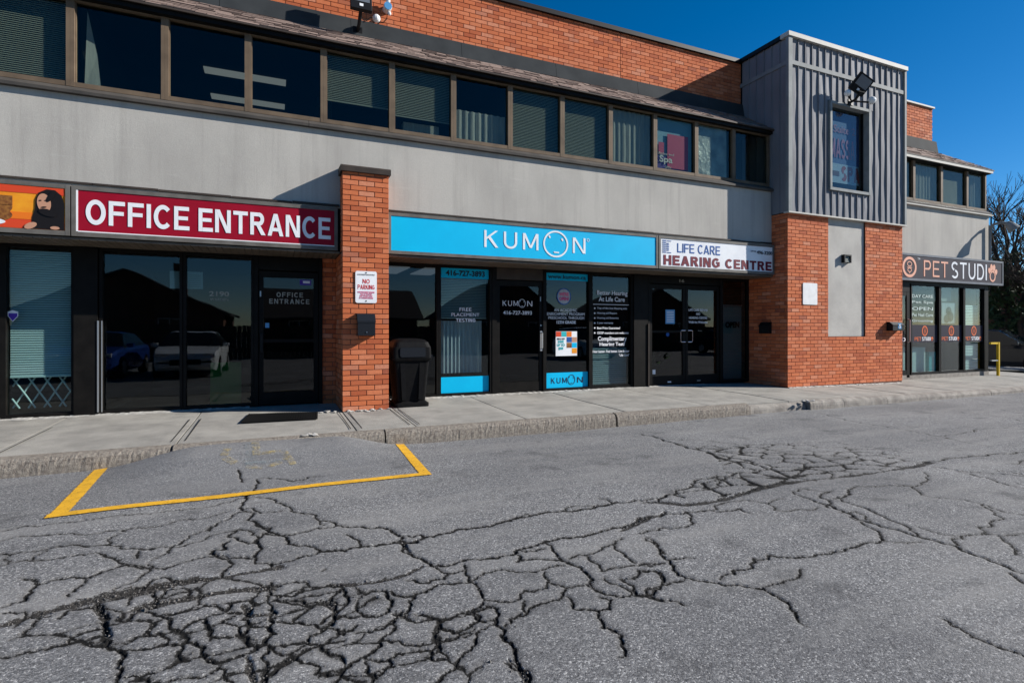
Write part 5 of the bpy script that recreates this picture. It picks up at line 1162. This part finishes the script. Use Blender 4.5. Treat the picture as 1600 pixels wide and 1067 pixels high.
q = MB(); frus(q, .76, .32, .80, .335); frus(q, .80, .32, .98, .315); frus(q, .98, .315, 1.06, .285, .08); frus(q, 1.06, .285, 1.10, .235, .1); frus(q, 1.10, .235, 1.12, .14, .1); q.build('lid', 'plastic_black', s)
q = MB(); q.prism(rrect(tx - .21, tx + .21, tz + .82, tz + .975, .03), ty - .330, ty - .318); q.build('flap', 'car_dark', s)
q = MB(); q.tube([(tx + .32, ty - .1, tz + .83), (tx + .36, ty - .12, tz + .82), (tx + .38, ty - .02, tz + .81), (tx + .31, ty + .06, tz + .82)], .028, 8); q.build('handle', 'car_dark', s)
q = MB(); c4 = [(-.42, 8.28), (.57, 8.20), (.62, 8.86), (-.34, 9.02)]; n_ = 30
s = thing('door_mat', 'black ribbed rubber mat on the sidewalk by the office door', 'door mat', (.1, 8.55, .21))
def bil(u, v): return ((1 - u) * (1 - v) * c4[0][0] + u * (1 - v) * c4[1][0] + u * v * c4[2][0] + (1 - u) * v * c4[3][0], (1 - u) * (1 - v) * c4[0][1] + u * (1 - v) * c4[1][1] + u * v * c4[2][1] + (1 - u) * v * c4[3][1])
def zw(p): return float(zwalk(p[0], p[1]))
for k in range(n_):
    u0, u1 = k / n_, (k + .6) / n_; P4 = [bil(u0, 0), bil(u1, 0), bil(u1, 1), bil(u0, 1)]
    q.add([(x, y, zw((x, y)) + .02 + .004 * math.sin(x * 9)) for x, y in P4] + [(x, y, zw((x, y)) + .01) for x, y in P4], [(0, 1, 2, 3), (1, 0, 4, 5), (2, 1, 5, 6), (3, 2, 6, 7), (0, 3, 7, 4)])
q.build('ribs', 'rubber', s); q = MB(); q.add([(x, y, zw((x, y)) + .013) for x, y in c4], [(0, 1, 2, 3)]); q.build('backing', 'rubber', s)
s = thing('yellow_railing', 'yellow steel hoop railing at the end of the sidewalk', 'railing', (19.5, 9.0, .1)); q = MB()
q.box(19.54, 19.60, 8.96, 9.02, .05, 1.12); q.build('post', 'yellow_metal', s); q = MB(); q.box(19.15, 19.54, 8.965, 9.015, 1.065, 1.118); q.build('rail', 'yellow_metal', s); q = MB(); q.box(19.2, 19.54, 8.97, 9.01, .57, .60); q.build('rail', 'alum', s)
# green board standing inside the office window, plant inside the clinic door
s = thing('sandwich_board', 'green folding floor board standing inside the office window', 'floor sign', (-.72, 10.15, .225)); q = MB(); q.prismx([(10.05, .226), (10.07, .226), (10.18, .95), (10.16, .95)], -.95, -.5); q.build('front_panel', 'green_plastic', s); q = MB(); q.prismx([(10.30, .226), (10.28, .226), (10.165, .95), (10.185, .95)], -.95, -.5); q.build('rear_panel', 'green_plastic', s)
s = thing('potted_plant', 'leafy potted plant just inside the clinic door', 'plant', (7.85, 10.2, .225)); q = MB(); q.tube([(7.85, 10.2, .226), (7.85, 10.2, .5)], .11, 12, .15); q.build('pot', 'bronze', s); q = MB()
for k in range(46):
    a, el, L = random.uniform(0, 6.28), random.uniform(.3, 1.4), random.uniform(.25, .75); d_ = Vector((math.cos(a) * math.cos(el), math.sin(a) * math.cos(el) * .7, math.sin(el))); p = Vector((7.85, 10.2, .5)) + d_ * L; sd_ = d_.cross(Vector((0, 0, 1))).normalized() * .045
    q.add([p - d_ * .12, p + sd_, p + d_ * .13, p - sd_], [(0, 1, 2, 3)])
q.build('leaves', 'leaf', s, kind='stuff')

# ------------------------------------------------------------------ trees and the far end of the lot
def tube_tree(label, x, y, h, seed, spread=.55, levels=6, lean=(0, 0)):
    r = random.Random(seed); s = thing('bare_tree', label, 'tree', (x, y, -.03)); tr = MB(); br = MB(); tw_ = MB()
    def grow(p, d, L, rad, lev):
        pts = [p]; n = 4
        for i in range(n):
            d = (d + Vector((r.gauss(0, .10), r.gauss(0, .10), r.gauss(.03, .06)))).normalized(); pts.append(pts[-1] + d * (L / n))
        (tr if lev == 0 else br if lev < 4 else tw_).tube(pts, rad, 7 if lev < 2 else (5 if lev < 4 else 3), rad * .62, caps=False)
        if lev >= levels: return
        for k in range(3 if lev > 0 else 5):
            base = pts[-1] if k < 2 else pts[r.choice((2, 3))]; ax = Vector((r.gauss(0, 1), r.gauss(0, 1), r.gauss(.1, .4))).normalized()
            nd = (d + ax * spread * r.uniform(.7, 1.3)).normalized(); grow(base, nd, L * r.uniform(.62, .86), max(rad * .58, .012), lev + 1)
    grow(Vector((x, y, -.05)), Vector((lean[0], lean[1], 1)).normalized(), h * .24, h * .022, 0)
    tr.build('trunk', 'bark', s, smooth=True); br.build('branches', 'bark', s, smooth=True); tw_.build('twigs', 'bark', s, kind='stuff')
tube_tree('tall bare tree rising behind the dark evergreens at right', 33.4, 14.8, 11.8, 5)
tube_tree('smaller bare tree with low branches near the house at right', 29.5, 12.6, 7.5, 9, .7)
def evergreen(label, x, y, h, rad, seed, n=5200, z0=1.):
    r = np.random.default_rng(seed); s = thing('evergreen_tree', label, 'tree', (x, y, -.03)); q = MB(); q.tube([(x, y, -.05), (x + .1, y, h * .5), (x, y, h * .93)], .16, 8, .03); q.build('trunk', 'bark', s)
    q = MB(); cl = []
    for k in range(90):
        t = r.random(); z = z0 + (h - z0) * t; rr = rad * (1 - t * .8) * math.sqrt(r.uniform(.12, 1)); a = r.uniform(0, 6.28); cl.append((x + rr * math.cos(a), y + rr * math.sin(a), z + r.normal() * .15, r.uniform(.25, .6)))
    for k in range(n):
        cx, cy, cz, cr_ = cl[k % len(cl)]; v = r.normal(size=3); v /= np.linalg.norm(v); p = np.array((cx, cy, cz)) + v * cr_ * r.random() ** .5 * np.array((1, 1, .6))
        d = r.normal(size=3); d /= np.linalg.norm(d); e_ = np.cross(d, r.normal(size=3)); e_ /= np.linalg.norm(e_); L = r.uniform(.07, .17)
        q.add([p - d * L, p + e_ * L * .4, p + d * L, p - e_ * L * .4], [(0, 1, 2, 3)])
    q.build('foliage', 'evergreen', s, kind='stuff')
evergreen('dark evergreen right of the pet shop sign in front of the bare tree', 30.3, 13.6, 4.9, 2.3, 1, 4200, .4)
evergreen('dark evergreen at the right edge of the photo', 33.8, 12.6, 5.2, 2.6, 2, 4600, .4)
evergreen('broad dark evergreen out of view at far right, added to shade the lot', 34.5, 8.2, 8.5, 3.4, 3, 7000, .5)  # unseen tree, put in so its shadow darkens the far end of the lot
def house(label, x, y, w, d, hw, hr, rotz=0., seed=0, ridge='x'):
    s = thing('house', label, 'house', (0, 0, 0)); P_ = lambda *a, **k: box(*a, **k)
    for nm, a in (('wall', (-w / 2, w / 2, -d / 2, -d / 2 + .2, -.1, hw)), ('wall', (-w / 2, w / 2, d / 2 - .2, d / 2, -.1, hw)), ('wall', (-w / 2, -w / 2 + .2, -d / 2 + .201, d / 2 - .201, -.1, hw)), ('wall', (w / 2 - .2, w / 2, -d / 2 + .201, d / 2 - .201, -.1, hw))): P_(nm, 'house_brick', s, *a)
    e = .4; rf = pv('roof', (0, 0, hw), s); q = MB(); t = .14
    if ridge == 'x':
        for sg in (-1, 1): q.add([(-w / 2 - e, sg * (d / 2 + e), hw - .1), (w / 2 + e, sg * (d / 2 + e), hw - .1), (w / 2 + e, 0, hw + hr), (-w / 2 - e, 0, hw + hr), (-w / 2 - e, sg * (d / 2 + e), hw - .1 - t), (w / 2 + e, sg * (d / 2 + e), hw - .1 - t), (w / 2 + e, 0, hw + hr - t), (-w / 2 - e, 0, hw + hr - t)], [(0, 1, 2, 3), (7, 6, 5, 4), (0, 4, 5, 1), (1, 5, 6, 2), (0, 3, 7, 4)])
        g_ = MB()
        for sx in (-1, 1): g_.prismx([(-d / 2, hw), (d / 2, hw), (0, hw + hr - t)], sx * w / 2 - (.2 if sx > 0 else 0), sx * w / 2 + (0 if sx > 0 else .2))
    else:
        for sg in (-1, 1): q.add([(sg * (w / 2 + e), -d / 2 - e, hw - .1), (sg * (w / 2 + e), d / 2 + e, hw - .1), (0, d / 2 + e, hw + hr), (0, -d / 2 - e, hw + hr), (sg * (w / 2 + e), -d / 2 - e, hw - .1 - t), (sg * (w / 2 + e), d / 2 + e, hw - .1 - t), (0, d / 2 + e, hw + hr - t), (0, -d / 2 - e, hw + hr - t)], [(0, 1, 2, 3), (7, 6, 5, 4), (0, 4, 5, 1), (1, 5, 6, 2), (0, 3, 7, 4)])
        g_ = MB()
        for sy in (-1, 1): g_.prism([(-w / 2, hw), (w / 2, hw), (0, hw + hr - t)], sy * d / 2 - (.2 if sy > 0 else 0), sy * d / 2 + (0 if sy > 0 else .2))
    q.build('roof_slope', 'house_roof', rf); g_.build('gable', 'house_brick', s)
    c = MB(); c.box(w * .2, w * .2 + .7, d * .1, d * .1 + .7, hw + .2, hw + hr + .8); c.build('chimney', 'house_brick', rf)
    for sy in (-1, 1):
        for xx in (-w * .28, w * .22):
            wn_ = pv('window', (xx, sy * d / 2, 1), s); q = MB(); y0, y1 = sorted((sy * (d / 2 + .03), sy * (d / 2 - .02)))
            q.box(xx - .7, xx + .7, y0, y1, 1.0, 1.07); q.box(xx - .7, xx + .7, y0, y1, 2.13, 2.2); q.box(xx - .7, xx - .63, y0, y1, 1.07, 2.13); q.box(xx + .63, xx + .7, y0, y1, 1.07, 2.13); q.box(xx - .03, xx + .03, y0, y1, 1.07, 2.13); q.build('frame', 'house_trim', wn_)
            box('pane', 'car_glass', wn_, xx - .63, xx + .63, sy * (d / 2 + .012) - .006, sy * (d / 2 + .012) + .006, 1.07, 2.13)
        box('door', 'fence_wood', s, -.4, .5, sy * (d / 2 + .02) - .02, sy * (d / 2 + .02) + .02, -.02, 2.1)
    s.location = (x, y, -.03); s.rotation_euler = (0, 0, rotz)
house('dark brick house with low gabled roof beyond the lot at right', 40.5, 17.5, 13, 9, 3.0, 1.8, R(8))
# across the lot, behind where the photographer stands: what the shop glass mirrors
house('brown brick house with gable, mirrored in the office window', -8.5, -26, 11, 10, 2.6, 2.7, R(0), ridge='y')
house('brown brick house with wide roof, mirrored between the gables', 5.0, -27, 11, 9, 2.5, 2.3, R(3))
house('brown brick house with steep gable, mirrored in the tutoring window', 18, -26, 9, 9, 2.7, 3.0, R(-3), ridge='y')
house('brown brick house with gable, mirrored in the hearing centre glass', 33, -26, 11, 9, 2.7, 2.6, R(2), ridge='y')
s = thing('board_fence', 'long brown board fence along the far side of the lot', 'fence', (10, -11, 0))
fx = -14.
fm = bpy.data.meshes.new('board'); qq = MB(); qq.box(-.1, .1, -.012, .012, -.05, 1.7); fm.from_pydata(qq.v, [], qq.f); fm.materials.append(MATS['fence_wood'])
while fx < 44:
    o = bpy.data.objects.new('board', fm); COL.objects.link(o); o.location = (fx, -12 + random.uniform(-.01, .01), random.uniform(-.02, .02)); setparent(o, s); fx += .213
q = MB(); q.box(-14, 44, -12.06, -12.02, .3, .4); q.box(-14, 44, -12.06, -12.02, 1.3, 1.4); q.build('rail', 'fence_wood', s)
# ------------------------------------------------------------------ parked cars
def car(label, paint, x, y, rotz, L=4.6, Wd=1.84, H=1.5, suv=False):
    s = thing('parked_car', label, 'car', (0, 0, 0)); hw = Wd / 2
    # stations: x, sill z, belt z, roof z, half width, roof half width
    top = [(-.5, .55), (-.49, .80), (-.43, .92), (-.36, .98), (-.22, H / 1.0 * .97 if not suv else H), (-.02, H), (.12, H * .985), (.27, 1.02), (.40, .93), (.475, .80), (.5, .55)]
    if suv: top[1:4] = [(-.495, .95), (-.48, 1.06), (-.45, 1.10)]
    st = [(-.5, .38, .58, .55, .80), (-.485, .28, .86, .86, .92), (-.42, .24, .93, .93, .98), (-.33 if not suv else -.45, .22, .97, .98, 1.0), (-.20 if not suv else -.38, .2, .97, H * .97, 1.0), (0., .2, .95, H, 1.0), (.10, .2, .94, H * .975, 1.0), (.255, .2, .93, .955, 1.0), (.40, .22, .88, .88, .97), (.475, .26, .76, .76, .90), (.5, .36, .58, .58, .78)]
    body = MB(); gl = MB(); rows = []
    for fx_, z0, zb, zr, f in st:
        X = fx_ * L; w = hw * f; cab = zr > zb + .06; wr = w * (.74 if cab else .96)
        rows.append(([(X, -w * .94, z0), (X, -w, z0 + .18), (X, -w * 1.0, zb - .10), (X, -w * .95, zb), (X, -wr, zr - .015 if cab else zr + .01), (X, -wr * .8, zr + (.02 if cab else .02)), (X, wr * .8, zr + .02), (X, wr, zr - .015 if cab else zr + .01), (X, w * .95, zb), (X, w, zb - .10), (X, w, z0 + .18), (X, w * .94, z0)], cab))
    for i in range(len(rows) - 1):
        a, ca = rows[i]; c, cc = rows[i + 1]
        for k in range(11):
            quad = [a[k], c[k], c[k + 1], a[k + 1]]; tgt = body
            if (ca or cc):
                if k in (3, 7): tgt = gl
                if k in (4, 5, 6) and (ca != cc): tgt = gl
            tgt.add(quad, [(0, 1, 2, 3)])
        body.add([a[0], a[11], c[11], c[0]], [(0, 1, 2, 3)])
    body.add(rows[0][0], [tuple(range(12))]); body.add(rows[-1][0], [tuple(range(11, -1, -1))])
    body.build('body', paint, s); gl.build('windows', 'car_glass', s)
    for fx_ in (-.30, .32):
        for sy in (-1, 1):
            w_ = pv('wheel', (fx_ * L, sy * (hw - .1), .33), s); q = MB(); q.tube([(fx_ * L, sy * (hw - .22), .33), (fx_ * L, sy * (hw + .015), .33)], .335, 20); q.build('tyre', 'rubber', w_)
            q = MB(); q.tube([(fx_ * L, sy * (hw - .02), .33), (fx_ * L, sy * (hw + .022), .33)], .21, 14); q.build('rim', 'alum', w_)
    for sy in (-1, 1):
        q = MB(); q.cbox(.445 * L, .485 * L, min(sy * hw * .5, sy * hw * .88), max(sy * hw * .5, sy * hw * .88), .66, .79, .02); q.build('headlight', 'headlight', s)
        q = MB(); q.cbox(-.495 * L, -.47 * L, min(sy * hw * .55, sy * hw * .9), max(sy * hw * .55, sy * hw * .9), .72, .88, .02); q.build('tail_light', 'tail', s)
        q = MB(); q.cbox(.19 * L, .23 * L, min(sy * hw, sy * (hw + .2)), max(sy * hw, sy * (hw + .2)), .95, 1.08, .03); q.build('mirror', paint, s)
    box('grille', 'black_metal', s, .494 * L, .503 * L, -hw * .45, hw * .45, .42, .60)
    s.location = (x, y, -.02); s.rotation_euler = (0, 0, rotz); return s
car('white compact car facing the shops, mirrored in the office window', 'car_white', -2.5, -1.95, R(90), H=1.42)
car('dark blue car parked left of the white car behind the photographer', 'car_blue', -5.2, -2.3, R(92), H=1.42)
car('silver white car parked across the lot from the clinic door', 'car_white', 15.5, -6.0, R(95), H=1.62, suv=True)
car('dark car parked across the lot from the pet shop', 'car_dark', 26.0, -6.0, R(88), H=1.5)
car('dark parked car in deep shade beyond the yellow railing', 'car_dark', 24.6, 11.6, R(-78), H=1.5)

for o in list(COL.objects):
    if o.parent or 'category' not in o: continue
    g_ = {'mailbox': 'mailboxes of the shops', 'floodlight': 'floodlights on the upper storey', 'house': 'brick houses around the lot'}.get(o['category'])
    if g_: o['group'] = g_
    if o.name.startswith('evergreen_tree'): o['group'] = 'evergreens beyond the lot'
    if o.name.startswith('bare_tree'): o['group'] = 'bare trees beyond the lot'
    if o.name.startswith('parked_car'): o['group'] = 'parked cars'
    if o['category'] == 'sign' and o.name not in ('no_parking_sign', 'wall_plate'): o['group'] = 'shop signs along the canopy'
